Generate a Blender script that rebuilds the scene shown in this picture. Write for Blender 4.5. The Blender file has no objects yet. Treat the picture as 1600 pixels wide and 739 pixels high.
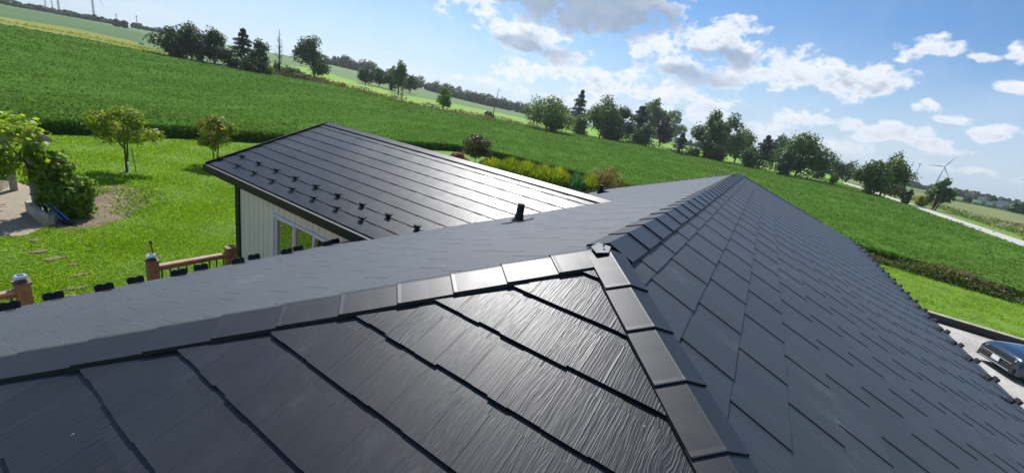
import bpy, bmesh, math, random
import numpy as np
from mathutils import Vector, Matrix

# ------------------------------------------------------------------ camera, sky, sun, exposure
SC = bpy.context.scene
COL = SC.collection
CAMZ = 6.0
FPX = 638.0
RM = np.array([[0.831294, -0.30303423, 0.46596194],
               [0.52691974, 0.1627829, -0.83418063],
               [0.17693465, 0.9389739, 0.29499517]])      # camera axes (right, up, back) in world
cam = bpy.data.cameras.new('camera')
cam_ob = bpy.data.objects.new('camera', cam)
COL.objects.link(cam_ob)
m4 = Matrix([list(RM[0]) + [0], list(RM[1]) + [0], list(RM[2]) + [CAMZ], [0, 0, 0, 1]])
cam_ob.matrix_world = m4
cam.sensor_width = 36.0
cam.lens = 36.0 * FPX / 1600.0
cam.clip_start = 0.05
cam.clip_end = 12000
SC.camera = cam_ob
SC.render.resolution_x, SC.render.resolution_y = 1024, 472
SC.view_settings.view_transform = 'Standard'
SC.view_settings.look = 'None'
SC.view_settings.gamma = 1.0
SC.view_settings.use_curve_mapping = False
SC.view_settings.exposure = 0.42

SUN_AZ, SUN_EL = 47.0, 52.0          # degrees from +Y towards -X, and above the horizon
SKY_STRENGTH = 0.11
HAZE = 0.00016
sun = bpy.data.lights.new('sun', 'SUN')
sun.energy = 4.4
sun.angle = math.radians(0.53)
sun.color = (1.0, 0.965, 0.93)
sun_ob = bpy.data.objects.new('sun', sun)
COL.objects.link(sun_ob)
a_, e_ = math.radians(SUN_AZ), math.radians(SUN_EL)
SUND = Vector((-math.sin(a_) * math.cos(e_), math.cos(a_) * math.cos(e_), math.sin(e_)))
sun_ob.rotation_euler = SUND.to_track_quat('Z', 'Y').to_euler()
sun_ob.location = (0, 0, 60)


# ------------------------------------------------------------------ node helpers
class N:
    """one node tree; math on sockets through small methods"""
    def __init__(s, tree):
        s.t = tree

    def new(s, typ, **kw):
        n = s.t.nodes.new(typ)
        for k, v in kw.items():
            setattr(n, k, v)
        return n

    def put(s, sock, v):
        if isinstance(v, bpy.types.NodeSocket):
            s.t.links.new(v, sock)
        else:
            sock.default_value = v

    def m(s, op, a, b=0.0, c=None, clamp=False):
        n = s.new('ShaderNodeMath', operation=op, use_clamp=clamp)
        s.put(n.inputs[0], a)
        s.put(n.inputs[1], b)
        if c is not None:
            s.put(n.inputs[2], c)
        return n.outputs[0]

    def vm(s, op, a, b=(0, 0, 0)):
        n = s.new('ShaderNodeVectorMath', operation=op)
        s.put(n.inputs[0], a)
        s.put(n.inputs[1], b)
        return n.outputs[1] if op in ('DOT_PRODUCT', 'LENGTH', 'DISTANCE') else n.outputs[0]

    def comb(s, x, y, z=0.0):
        n = s.new('ShaderNodeCombineXYZ')
        for i, v in enumerate((x, y, z)):
            s.put(n.inputs[i], v)
        return n.outputs[0]

    def sep(s, v):
        n = s.new('ShaderNodeSeparateXYZ')
        s.put(n.inputs[0], v)
        return n.outputs

    def noise(s, vec, scale, detail=4.0, rough=0.55, dist=0.0, out=0):
        n = s.new('ShaderNodeTexNoise')
        s.put(n.inputs['Vector'], vec)
        n.inputs['Scale'].default_value = scale
        n.inputs['Detail'].default_value = detail
        n.inputs['Roughness'].default_value = rough
        n.inputs['Distortion'].default_value = dist
        return n.outputs[out]

    def ramp(s, fac, stops, interp='LINEAR'):
        n = s.new('ShaderNodeValToRGB')
        s.put(n.inputs[0], fac)
        cr = n.color_ramp
        cr.interpolation = interp
        while len(cr.elements) < len(stops):
            cr.elements.new(0.5)
        for e, (p, c) in zip(cr.elements, stops):
            e.position = p
            e.color = (*c, 1) if len(c) == 3 else c
        return n.outputs[0]

    def mix(s, fac, a, b, blend='MIX'):
        n = s.new('ShaderNodeMix', data_type='RGBA', blend_type=blend)
        s.put(n.inputs[0], fac)
        for i, v in ((6, a), (7, b)):
            if isinstance(v, tuple) and len(v) == 3:
                v = (*v, 1)
            s.put(n.inputs[i], v)
        return n.outputs[2]

    def maprange(s, v, a, b, c=0.0, d=1.0, smooth=True):
        n = s.new('ShaderNodeMapRange', interpolation_type='SMOOTHSTEP' if smooth else 'LINEAR')
        s.put(n.inputs[0], v)
        for i, q in enumerate((a, b, c, d)):
            s.put(n.inputs[i + 1], q)
        return n.outputs[0]

    def bump(s, h, strength=0.5, dist=0.01, normal=None):
        n = s.new('ShaderNodeBump')
        s.put(n.inputs['Height'], h)
        n.inputs['Strength'].default_value = strength
        n.inputs['Distance'].default_value = dist
        if normal is not None:
            s.put(n.inputs['Normal'], normal)
        return n.outputs[0]


def material(name):
    mt = bpy.data.materials.new(name)
    mt.use_nodes = True
    mt.node_tree.nodes.clear()
    g = N(mt.node_tree)
    out = g.new('ShaderNodeOutputMaterial')
    return mt, g, out


def principled(g, out, color, rough=0.6, metal=0.0, spec=0.5, normal=None, **kw):
    p = g.new('ShaderNodeBsdfPrincipled')
    if isinstance(color, tuple):
        color = (*color[:3], 1)
    g.put(p.inputs['Base Color'], color)
    g.put(p.inputs['Roughness'], rough)
    p.inputs['Metallic'].default_value = metal
    p.inputs['Specular IOR Level'].default_value = spec
    if normal is not None:
        g.put(p.inputs['Normal'], normal)
    for k, v in kw.items():
        g.put(p.inputs[k.replace('_', ' ')], v)
    g.t.links.new(p.outputs[0], out.inputs[0])
    return p


def objcoord(g):
    return g.new('ShaderNodeTexCoord').outputs['Object']


def worldpos(g):
    return g.new('ShaderNodeNewGeometry').outputs['Position']


# ------------------------------------------------------------------ pixel helpers (photo pixels -> rays)
def ray(px, py):
    d = RM @ np.array([px - 800.0, 369.5 - py, -FPX])
    return d / np.linalg.norm(d)


def proj(p):
    d = RM.T @ (np.asarray(p, float) - np.array([0, 0, CAMZ]))
    return np.array([800 + FPX * d[0] / -d[2], 369.5 - FPX * d[1] / -d[2]])


_AZ = np.array([-180, -40, 0, 30, 36, 41, 47, 53, 57, 68.5, 80, 100, 140, 180])
_SL = np.array([0, 0, 0.0, 0.003, 0.006, 0.0105, 0.022, 0.030, 0.031, 0.026, 0.0205, 0.018, 0.0, 0])


def hgt(x, y):
    x = np.asarray(x, float)
    y = np.asarray(y, float)
    r = np.hypot(x, y)
    az = np.degrees(np.arctan2(-x, y))
    s = np.interp(az, _AZ, _SL)
    q = np.clip(r - 50, 0, 650)
    q = np.where(q < 30, q * q / 60.0, q - 15.0) * (650 / 635.0)
    return s * q


def ground_at(px, py):
    d = ray(px, py)
    t = np.geomspace(3, 4000, 6000)
    z = CAMZ + d[2] * t - hgt(d[0] * t, d[1] * t)
    i = np.argmax(z < 0) if (z < 0).any() else len(t) - 1
    return np.array([d[0] * t[i], d[1] * t[i], float(hgt(d[0] * t[i], d[1] * t[i]))])


def gxy(px, py):
    p = ground_at(px, py)
    return (p[0], p[1])


def place(px, base, top, wpx, dist=None):
    """position, height and width of an upright thing from its place in the photo"""
    if dist is None:
        g = ground_at(px, base)
    else:
        d = ray(px, base)
        k = dist / math.hypot(d[0], d[1])
        x, y = d[0] * k, d[1] * k
        g = np.array([x, y, float(hgt(x, y))])
    if dist is not None:
        top += proj(g)[1] - base
    lo, hi = 0.05, 200.0
    for _ in range(40):
        mid = (lo + hi) / 2
        pt = g + np.array([0, 0, mid])
        if RM[:, 2] @ (pt - np.array([0, 0, CAMZ])) < -1 and proj(pt)[1] > top:
            lo = mid
        else:
            hi = mid
    r = math.hypot(g[0], g[1])
    side = np.array([g[1] / r, -g[0] / r, 0])
    c = g + np.array([0, 0, lo * 0.5])
    k = np.linalg.norm(proj(c + side * 0.5) - proj(c - side * 0.5))
    return g, lo, wpx / k


# ------------------------------------------------------------------ world: sky and clouds
W = bpy.data.worlds.new('World')
SC.world = W
W.use_nodes = True
W.node_tree.nodes.clear()
g = N(W.node_tree)
wout = g.new('ShaderNodeOutputWorld')
bg = g.new('ShaderNodeBackground')
bg.inputs[1].default_value = SKY_STRENGTH
g.t.links.new(bg.outputs[0], wout.inputs[0])
sky = g.new('ShaderNodeTexSky', sky_type='NISHITA')
sky.sun_disc = False
sky.sun_elevation = math.radians(SUN_EL)
sky.sun_rotation = math.radians(-SUN_AZ)
sky.altitude = 200
sky.air_density = 1.0
sky.dust_density = 1.2
sky.ozone_density = 1.6
dirv = g.new('ShaderNodeTexCoord').outputs['Generated']
dx, dy, dz = g.sep(dirv)[0:3]
az = g.m('MULTIPLY', g.m('ARCTAN2', g.m('MULTIPLY', dx, -1.0), dy), 180 / math.pi)
el = g.m('MULTIPLY', g.m('ARCSINE', dz), 180 / math.pi)
# cloud banks: (photo x, y, half width, half height in px, weight)
BANKS = [(915, 14, 150, 40, 1.0), (835, 64, 78, 24, .9), (735, 6, 48, 16, .8), (1020, 74, 34, 18, .8),
         (1080, 108, 75, 27, .95), (1135, 76, 55, 26, .95), (1150, 42, 52, 15, .55), (1235, 112, 70, 26, 1.0),
         (1330, 122, 85, 28, 1.0), (1408, 120, 36, 17, .9), (855, 112, 70, 13, .7), (965, 128, 85, 20, .8),
         (1085, 160, 75, 16, .75), (1265, 188, 75, 15, .75), (1370, 206, 85, 19, .8), (1470, 226, 65, 15, .75),
         (1457, 76, 58, 20, .85), (1540, 90, 34, 11, .75), (1596, 82, 24, 22, .8), (1580, 140, 24, 11, .7),
         (1452, 160, 28, 11, .65), (1490, 180, 42, 13, .75), (1560, 206, 55, 15, .8), (1395, 86, 20, 6, .6),
         (1180, 215, 120, 16, .6), (900, 165, 120, 14, .5), (1000, 150, 160, 16, .55), (820, 142, 90, 9, .45), (1130, 190, 130, 14, .55), (1300, 230, 140, 14, .5), (1440, 255, 110, 10, .45)]


def azel(px, py):
    d = ray(px, py)
    return math.degrees(math.atan2(-d[0], d[1])), math.degrees(math.asin(d[2]))


vec = g.comb(az, g.m('MULTIPLY', el, 1.5), 0.0)
warp = g.vm('SCALE', g.vm('SUBTRACT', g.noise(vec, 0.22, 3, .5, out=1), (.5, .5, .5)))
warp.node.inputs['Scale'].default_value = 5.0
vecw = g.vm('ADD', vec, warp)
wx, wy = g.sep(vecw)[0:2]
field = None
base = None
for (px, py, hw, hh, wgt) in BANKS:
    ca, ce = azel(px, py)
    t = math.hypot(*(np.array(azel(px + 6, py + 1.13)) - np.array((ca, ce)))) / 6.1
    sx, sy = hw * t * 1.12, hh * t * 1.2 * 1.5
    u = g.m('DIVIDE', g.m('SUBTRACT', wx, ca), sx)
    v0 = g.m('SUBTRACT', wy, ce * 1.5)
    v = g.m('DIVIDE', v0, sy)
    q = g.m('ADD', g.m('MULTIPLY', u, u), g.m('MULTIPLY', v, v))
    f = g.m('MULTIPLY', g.m('SUBTRACT', 1.0, q), wgt)
    f = g.m('MAXIMUM', f, -1.0)
    if field is None:
        field, base = f, g.m('MULTIPLY', v, g.m('MAXIMUM', f, 0.0))
        dark = f
    else:
        field = g.new('ShaderNodeMath', operation='SMOOTH_MAX').outputs[0] if False else g.m('MAXIMUM', field, f)
        base = g.m('ADD', base, g.m('MULTIPLY', v, g.m('MAXIMUM', f, 0.0)))
        if px in (835, 1080, 1135):
            dark = g.m('MAXIMUM', dark, g.m('MULTIPLY', g.m('MULTIPLY', f, .7), g.maprange(v, .5, -.4)))
# scattered banks elsewhere in the sky (for reflections and other views)
gen = g.noise(vec, 0.045, 3, .5)
away = g.maprange(g.m('ABSOLUTE', g.m('SUBTRACT', az, 10.0)), 48, 70)
field = g.m('MAXIMUM', field, g.m('ADD', g.m('MULTIPLY', g.m('SUBTRACT', gen, 0.55), 6.0), g.m('MULTIPLY', g.m('SUBTRACT', away, 1.0), 4.0)))
puff = g.noise(vec, 0.26, 9, .56, .3)
puff2 = g.noise(vec, 0.95, 6, .58, .2)
puff_up = g.noise(g.vm('ADD', vec, (1.0, 1.6, 0)), 0.26, 4, .5, .3)
dens = g.m('ADD', g.m('MULTIPLY', field, 0.62), g.m('ADD', g.m('MULTIPLY', g.m('SUBTRACT', puff, 0.5), 2.8), g.m('MULTIPLY', g.m('SUBTRACT', puff2, 0.5), 1.1)))
cover = g.maprange(dens, -0.06, 0.52)
cover = g.m('MULTIPLY', cover, g.maprange(el, 0.3, 3.0))
lit = g.maprange(g.m('SUBTRACT', puff, puff_up), -0.12, 0.18)
low = g.maprange(base, -0.45, 0.30)
thick = g.maprange(dens, 0.22, 0.85)
# soft grey undersides on thick banks, bright rims
shade = g.m('MULTIPLY', thick, g.m('SUBTRACT', 0.85, g.m('ADD', g.m('MULTIPLY', lit, 0.50), g.m('MULTIPLY', low, 0.22))), clamp=True)
edge = g.maprange(g.m('ADD', dark, g.m('MULTIPLY', g.m('SUBTRACT', puff, .5), 1.6)), 0.02, 0.55)
shade = g.m('MAXIMUM', shade, g.m('MULTIPLY', edge, g.m('SUBTRACT', 1.0, g.m('MULTIPLY', lit, .35))))
cloudc = g.mix(shade, (6.9, 7.1, 7.4), (2.2, 2.9, 3.9))
cloudc = g.mix(g.m('MULTIPLY', g.maprange(dark, .1, .8), .75), cloudc, (2.0, 2.6, 3.5))
# thin high veil and the whitening towards the horizon
veil = g.m('MULTIPLY', g.maprange(g.noise(vec, 0.075, 6, .62, .6), 0.40, 0.75), g.maprange(el, 22, 4))
hz = g.maprange(el, 15, 0.0)
skyc = g.mix(1.0, sky.outputs[0], (0.35, 0.60, 0.83), 'MULTIPLY')
skyc = g.mix(g.m('MULTIPLY', hz, 0.60), skyc, (5.0, 6.0, 7.0))
skyc = g.mix(g.m('MULTIPLY', veil, 0.28), skyc, (5.6, 6.3, 7.0))
fin = g.mix(g.m('MULTIPLY', cover, 0.96), skyc, cloudc)
g.t.links.new(fin, bg.inputs[0])
W.cycles.sampling_method = 'MANUAL'
W.cycles.sample_map_resolution = 1024


# ------------------------------------------------------------------ mesh helpers
class MB:
    def __init__(s):
        s.v, s.f, s.mi, s.uv = [], [], [], None

    def add(s, verts, faces, mi=0):
        o = len(s.v)
        s.v += [tuple(map(float, p)) for p in verts]
        s.f += [tuple(i + o for i in f) for f in faces]
        s.mi += [mi] * len(faces)

    def box(s, c, size, mi=0, ax=None):
        """ax: optional 3 axis vectors"""
        c = Vector(c)
        ax = ax or (Vector((1, 0, 0)), Vector((0, 1, 0)), Vector((0, 0, 1)))
        h = [Vector(a) * (q / 2) for a, q in zip(ax, size)]
        vs = [c + h[0] * i + h[1] * j + h[2] * k for k in (-1, 1) for j in (-1, 1) for i in (-1, 1)]
        s.add(vs, [(0, 2, 3, 1), (4, 5, 7, 6), (0, 1, 5, 4), (2, 6, 7, 3), (0, 4, 6, 2), (1, 3, 7, 5)], mi)

    def bar(s, a, b, w, h, mi=0, up=(0, 0, 1)):
        a, b = Vector(a), Vector(b)
        d = (b - a)
        L = d.length
        d.normalize()
        sd = d.cross(Vector(up)).normalized()
        u = sd.cross(d)
        s.box((a + b) / 2, (L, w, h), mi, (d, sd, u))

    def tube(s, path, radii, n=8, mi=0, cap=True):
        path = [Vector(p) for p in path]
        rings = []
        for i, p in enumerate(path):
            d = (path[min(i + 1, len(path) - 1)] - path[max(i - 1, 0)]).normalized()
            a = d.orthogonal().normalized() if i == 0 else (pa - d * pa.dot(d)).normalized()
            pa = a
            b = d.cross(a)
            rings.append([p + (a * math.cos(2 * math.pi * k / n) + b * math.sin(2 * math.pi * k / n)) * radii[i] for k in range(n)])
        vs = [q for r in rings for q in r]
        fs = [(i * n + k, i * n + (k + 1) % n, (i + 1) * n + (k + 1) % n, (i + 1) * n + k) for i in range(len(path) - 1) for k in range(n)]
        if cap:
            fs += [tuple(reversed(range(n))), tuple(range((len(path) - 1) * n, len(path) * n))]
        s.add(vs, fs, mi)

    def prism(s, poly, thick_vec, mi=0):
        n = len(poly)
        t = Vector(thick_vec)
        vs = [Vector(p) for p in poly] + [Vector(p) + t for p in poly]
        fs = [tuple(range(n))[::-1], tuple(range(n, 2 * n))] + [(i, (i + 1) % n, n + (i + 1) % n, n + i) for i in range(n)]
        s.add(vs, fs, mi)

    def build(s, name, mats, parent=None, smooth=False, bevel=0.0, origin=None):
        me = bpy.data.meshes.new(name)
        off = Vector((0, 0, 0))
        if parent is not None:
            off = root_loc(parent)
        if origin is not None:
            off = Vector(origin)
        me.from_pydata([tuple(Vector(p) - off) for p in s.v], [], s.f)
        for mt in (mats if isinstance(mats, (list, tuple)) else [mats]):
            me.materials.append(mt)
        for p, i in zip(me.polygons, s.mi):
            p.material_index = i
            p.use_smooth = smooth
        bm = bmesh.new()
        bm.from_mesh(me)
        bmesh.ops.recalc_face_normals(bm, faces=bm.faces)
        if bevel:
            bmesh.ops.bevel(bm, geom=list(bm.edges), offset=bevel, segments=2, affect='EDGES', clamp_overlap=True)
        bm.to_mesh(me)
        bm.free()
        o = bpy.data.objects.new(name, me)
        COL.objects.link(o)
        if parent is not None:
            o.parent = parent
            if origin is not None:
                o.location = Vector(origin) - root_loc(parent)
        elif origin is not None:
            o.location = origin
        return o


def root_loc(o):
    l = Vector((0, 0, 0))
    while o is not None:
        l = l + o.location
        o = o.parent
    return l


def tag(o, label=None, cat=None, group=None, kind=None):
    for k, v in (('label', label), ('category', cat), ('group', group), ('kind', kind)):
        if v:
            o[k] = v
    return o


def thing(name, loc, label, cat, group=None, rz=0.0):
    o = bpy.data.objects.new(name, None)
    o.empty_display_size = 0.2
    COL.objects.link(o)
    o.location = loc
    o.rotation_euler = (0, 0, rz)
    return tag(o, label, cat, group)


def mesh_np(name, verts, quads, mats, parent=None, mat_index=None, smooth=False):
    me = bpy.data.meshes.new(name)
    verts = np.asarray(verts, np.float32)
    quads = np.asarray(quads, np.int32)
    k = quads.shape[1]
    me.vertices.add(len(verts))
    me.vertices.foreach_set('co', verts.ravel())
    me.loops.add(quads.size)
    me.loops.foreach_set('vertex_index', quads.ravel())
    me.polygons.add(len(quads))
    me.polygons.foreach_set('loop_start', np.arange(0, quads.size, k, dtype=np.int32))
    for mt in (mats if isinstance(mats, (list, tuple)) else [mats]):
        me.materials.append(mt)
    if mat_index is not None:
        me.polygons.foreach_set('material_index', np.asarray(mat_index, np.int32))
    if smooth:
        me.polygons.foreach_set('use_smooth', np.ones(len(quads), bool))
    me.update(calc_edges=True)
    o = bpy.data.objects.new(name, me)
    COL.objects.link(o)
    if parent is not None:
        o.parent = parent
    return o


def leaf_quads(pos, nrm, size, rng, aspect=0.62):
    """one folded-flat rhombus leaf per point"""
    n = len(pos)
    nrm = nrm / (np.linalg.norm(nrm, axis=1, keepdims=True) + 1e-9)
    a = rng.normal(size=(n, 3))
    a -= nrm * (a * nrm).sum(1, keepdims=True)
    a /= np.linalg.norm(a, axis=1, keepdims=True) + 1e-9
    b = np.cross(nrm, a)
    s = np.asarray(size).reshape(-1, 1) * np.ones((n, 1))
    v = np.stack([pos - a * s * .5, pos + b * s * aspect * .5 + a * s * .08 + nrm * s * .08, pos + a * s * .5,
                  pos - b * s * aspect * .5 + a * s * .08 + nrm * s * .08], 1)
    return v.reshape(-1, 3), np.arange(4 * n).reshape(-1, 4)


# ------------------------------------------------------------------ materials
def leafmat(name, c1, c2, c3=None, trans=0.35, rough=0.5, scale=0.6, spec=.3):
    """foliage: tone varies leaf by leaf and clump by clump"""
    mt, g, out = material(name)
    isl = g.new('ShaderNodeNewGeometry').outputs['Random Per Island']
    n = g.noise(worldpos(g), scale, 2)
    f = g.m('ADD', g.m('MULTIPLY', isl, 0.55), g.m('MULTIPLY', n, 0.65), clamp=True)
    stops = [(0.15, c1), (0.75, c2)] + ([(0.95, c3)] if c3 else [])
    col = g.ramp(f, stops)
    p = g.new('ShaderNodeBsdfPrincipled')
    g.put(p.inputs['Base Color'], col)
    p.inputs['Roughness'].default_value = rough
    p.inputs['Specular IOR Level'].default_value = spec
    tr = g.new('ShaderNodeBsdfTranslucent')
    g.put(tr.inputs[0], g.mix(1.0, col, (1.25, 1.35, 0.55), 'MULTIPLY'))
    mx = g.new('ShaderNodeMixShader')
    mx.inputs[0].default_value = trans
    g.t.links.new(p.outputs[0], mx.inputs[1])
    g.t.links.new(tr.outputs[0], mx.inputs[2])
    g.t.links.new(mx.outputs[0], out.inputs[0])
    return mt


def groundmat(name, stops, scale=0.25, fine=9.0, bumpd=0.05, rough=0.9, stretch=(1, 1, 1), bstr=0.6, fine_amt=0.5):
    mt, g, out = material(name)
    p = worldpos(g)
    v = g.vm('MULTIPLY', p, stretch)
    a = g.noise(v, scale, 5, .6)
    b = g.noise(p, fine, 4, .65)
    f = g.m('ADD', g.m('MULTIPLY', a, 1 - fine_amt), g.m('MULTIPLY', b, fine_amt))
    f = g.maprange(f, 0.3, 0.7, smooth=False)
    principled(g, out, g.ramp(f, stops), rough, spec=0.25, normal=g.bump(b, bstr, bumpd))
    return mt


def plain(name, color, rough=0.6, metal=0.0, spec=0.5, var=0.12, scale=6.0, bumpd=0.0, **kw):
    mt, g, out = material(name)
    n = g.noise(objcoord(g), scale, 5, .6)
    c1 = tuple(c * (1 - var) for c in color)
    c2 = tuple(min(1, c * (1 + var)) for c in color)
    col = g.ramp(n, [(0.3, c1), (0.7, c2)])
    nb = g.noise(objcoord(g), scale * 12, 3) if bumpd else None
    principled(g, out, col, rough, metal, spec, normal=g.bump(nb, .5, bumpd) if bumpd else None, **kw)
    return mt


def shingle_mat(name, tone, rough, grain, dust=0.25, sheen=0.12, spec=0.5, srough=0.3):
    """stone-coated / painted steel shake: u along the course, v down the slope (metres)"""
    mt, g, out = material(name)
    uv = g.new('ShaderNodeUVMap', uv_map='UVMap').outputs[0]
    u, v = g.sep(uv)[0:2]
    row = g.m('FLOOR', g.m('DIVIDE', v, 0.305))
    us = g.m('ADD', u, g.m('MULTIPLY', row, 7.37))
    # split lines between shakes
    vo = g.new('ShaderNodeTexVoronoi', voronoi_dimensions='1D', feature='DISTANCE_TO_EDGE')
    g.put(vo.inputs['W'], us)
    vo.inputs['Scale'].default_value = 6.0
    groove = g.maprange(vo.outputs['Distance'], 0.0, 0.035)
    vc = g.new('ShaderNodeTexVoronoi', voronoi_dimensions='1D', feature='F1')
    g.put(vc.inputs['W'], us)
    vc.inputs['Scale'].default_value = 6.0
    cell = g.sep(vc.outputs['Color'])[0]
    # wandering wood grain down the slope
    wob = g.noise(g.comb(g.m('MULTIPLY', us, 6.0), g.m('MULTIPLY', v, 3.0), g.m('MULTIPLY', cell, 30.0)), 1.0, 3, .5)
    uw = g.m('ADD', us, g.m('MULTIPLY', g.m('SUBTRACT', wob, 0.5), g.m('ADD', 0.015, g.m('MULTIPLY', g.m('POWER', cell, 1.5), 0.085))))
    gr = g.noise(g.comb(g.m('MULTIPLY', uw, 125.0), g.m('MULTIPLY', v, 5.0), cell), 1.0, 2, .5)
    gr = g.maprange(gr, 0.32, 0.68)
    fine = g.noise(g.comb(g.m('MULTIPLY', us, 260.0), g.m('MULTIPLY', v, 220.0), 0.0), 1.0, 2, .6)
    h = g.m('ADD', g.m('MULTIPLY', gr, g.m('ADD', 0.5, g.m('MULTIPLY', cell, 0.9))), g.m('MULTIPLY', fine, 0.28))
    h = g.m('ADD', h, g.m('MULTIPLY', groove, 1.2))
    tone2 = tuple(c * 1.25 for c in tone)
    col = g.ramp(g.m('ADD', g.m('MULTIPLY', cell, 0.5), g.m('MULTIPLY', gr, 0.5)), [(0.1, tuple(c * .82 for c in tone)), (0.9, tone2)])
    wn = g.new('ShaderNodeTexWhiteNoise', noise_dimensions='2D')
    g.put(wn.inputs['Vector'], g.comb(g.m('FLOOR', g.m('DIVIDE', us, 0.62)), row))
    col = g.mix(1.0, col, g.ramp(wn.outputs[0], [(0, (.82, .82, .83)), (1, (1.22, 1.21, 1.19))]), 'MULTIPLY')
    col = g.mix(g.m('MULTIPLY', g.m('SUBTRACT', 1.0, groove), 0.6), col, tuple(c * .35 for c in tone))
    # dust films and boot scuffs, patchy
    d1 = g.noise(uv, 0.9, 6, .65)
    d2 = g.noise(g.comb(g.m('MULTIPLY', u, 2.2), g.m('MULTIPLY', v, 1.0), 4.0), 3.0, 5, .7)
    dm = g.m('MULTIPLY', g.maprange(d1, 0.48, 0.72), g.maprange(d2, 0.50, 0.75))
    col = g.mix(g.m('MULTIPLY', dm, dust), col, (0.17, 0.18, 0.19))
    spk = g.maprange(g.noise(uv, 38.0, 2, .5), 0.765, 0.80)
    col = g.mix(g.m('MULTIPLY', spk, 0.5), col, (0.32, 0.33, 0.35))
    rr = g.m('ADD', rough, g.m('MULTIPLY', g.m('SUBTRACT', d1, 0.5), 0.25))
    principled(g, out, col, rr, 0.0, spec, normal=g.bump(h, grain, 0.0035), Sheen_Weight=sheen, Sheen_Roughness=srough, Sheen_Tint=(.84, .91, 1.0, 1))
    return mt


M = {}
M['shingle'] = shingle_mat('charcoal_steel_shake', (.0125, .0145, .0185), .42, .20, .32, .08, .42)
M['shingle_sheen'] = shingle_mat('charcoal_steel_shake_added_sheen', (.0105, .0135, .0185), .56, .30, .5, .5, 1.0, .14)  # same shake; sheen and specular raised to put grazing light on the other slopes


def capmat():
    mt, g, out = material('charcoal_steel_cap')
    p = objcoord(g)
    n = g.noise(p, 3.0, 5, .6)
    f = g.noise(p, 190.0, 4, .75)
    col = g.ramp(n, [(0.3, (0.010, 0.011, 0.013)), (0.7, (0.016, 0.017, 0.020))])
    principled(g, out, col, g.m('ADD', 0.35, g.m('MULTIPLY', n, 0.16)), 0.0, 0.6, normal=g.bump(f, 0.28, 0.0014))
    return mt


M['cap'] = capmat()
M['black'] = plain('black_coated_steel', (0.012, 0.012, 0.013), 0.5, var=.3)
M['fascia'] = plain('black_brown_fascia', (0.008, 0.0075, 0.007), 0.55, var=.2)
M['pipe'] = plain('black_rubber', (0.02, 0.02, 0.022), 0.6)
M['white'] = plain('white_vinyl', (0.74, 0.75, 0.77), 0.4, var=.04)
M['wood'] = plain('cedar_brown_wood', (0.19, 0.105, 0.045), 0.6, var=.25, scale=9, bumpd=.002)
M['woodtop'] = plain('weathered_rail_top', (0.33, 0.22, 0.14), 0.7, var=.25, scale=9, bumpd=.002)
M['deck'] = plain('deck_boards', (0.22, 0.13, 0.08), 0.7, var=.3, scale=8)
M['solar'] = plain('silver_lantern', (0.55, 0.56, 0.57), 0.3, .6, var=.1)
M['panel'] = plain('dark_solar_panel', (0.06, 0.07, 0.09), 0.2)
M['blue'] = plain('blue_painted_steel', (0.07, 0.22, 0.55), 0.4)
M['stone'] = plain('pale_concrete', (0.40, 0.36, 0.29), 0.9, var=.25, scale=3, bumpd=.006)
M['greywood'] = plain('weathered_grey_timber', (0.33, 0.28, 0.23), 0.8, var=.25, scale=7, bumpd=.003)
M['bark'] = plain('grey_brown_bark', (0.10, 0.08, 0.06), 0.9, var=.35, scale=5, bumpd=.02)
M['palebark'] = plain('bleached_dead_wood', (0.26, 0.23, 0.20), 0.9, var=.3, scale=5)
M['wrap'] = plain('white_trunk_guard', (0.75, 0.75, 0.72), 0.6, var=.1)
M['turbine'] = plain('white_turbine_paint', (0.62, 0.64, 0.68), 0.5, var=.04, scale=.2)
M['orange'] = plain('orange_plastic', (0.75, 0.16, 0.03), 0.5)


def sidingmat():
    mt, g, out = material('cream_ribbed_siding')
    p = objcoord(g)
    n = g.noise(p, 1.5, 5, .6)
    principled(g, out, g.ramp(n, [(0.3, (0.79, 0.68, 0.60)), (0.7, (0.85, 0.74, 0.66))]), 0.5, spec=.4)
    return mt


M['siding'] = sidingmat()


def glassmat(name='window_glass'):
    mt, g, out = material(name)
    p = g.new('ShaderNodeBsdfPrincipled')
    p.inputs['Base Color'].default_value = (0.02, 0.025, 0.022, 1)
    p.inputs['Roughness'].default_value = 0.03
    p.inputs['Specular IOR Level'].default_value = 0.9
    gl = g.new('ShaderNodeBsdfGlossy')
    gl.inputs['Roughness'].default_value = 0.02
    gl.inputs['Color'].default_value = (0.85, 0.9, 0.85, 1)
    mx = g.new('ShaderNodeMixShader')
    mx.inputs[0].default_value = 0.38
    g.t.links.new(p.outputs[0], mx.inputs[1])
    g.t.links.new(gl.outputs[0], mx.inputs[2])
    g.t.links.new(mx.outputs[0], out.inputs[0])
    return mt


M['glass'] = glassmat()

# ground stuff
M['lawn'] = groundmat('lawn_grass', [(0.0, (0.075, 0.15, 0.016)), (0.45, (0.125, 0.235, 0.020)), (0.8, (0.18, 0.29, 0.028)), (1.0, (0.23, 0.30, 0.055))], .9, 14, .06, fine_amt=.35)
M['base'] = groundmat('far_farmland', [(0.0, (0.07, 0.13, 0.035)), (0.5, (0.10, 0.175, 0.045)), (1.0, (0.15, 0.20, 0.06))], .012, .6, .2)
M['soyfar'] = groundmat('distant_crop', [(0.0, (0.045, 0.105, 0.018)), (1.0, (0.07, 0.145, 0.028))], .02, .5, .2)
M['hay'] = groundmat('mown_hay_grass', [(0.0, (0.13, 0.26, 0.018)), (0.5, (0.17, 0.32, 0.02)), (1.0, (0.24, 0.34, 0.03))], .03, .9, .1)
M['strip'] = groundmat('yellow_weed_strip', [(0.0, (0.09, 0.14, 0.015)), (0.5, (0.19, 0.20, 0.018)), (1.0, (0.29, 0.24, 0.03))], .09, .8, .2)
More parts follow.
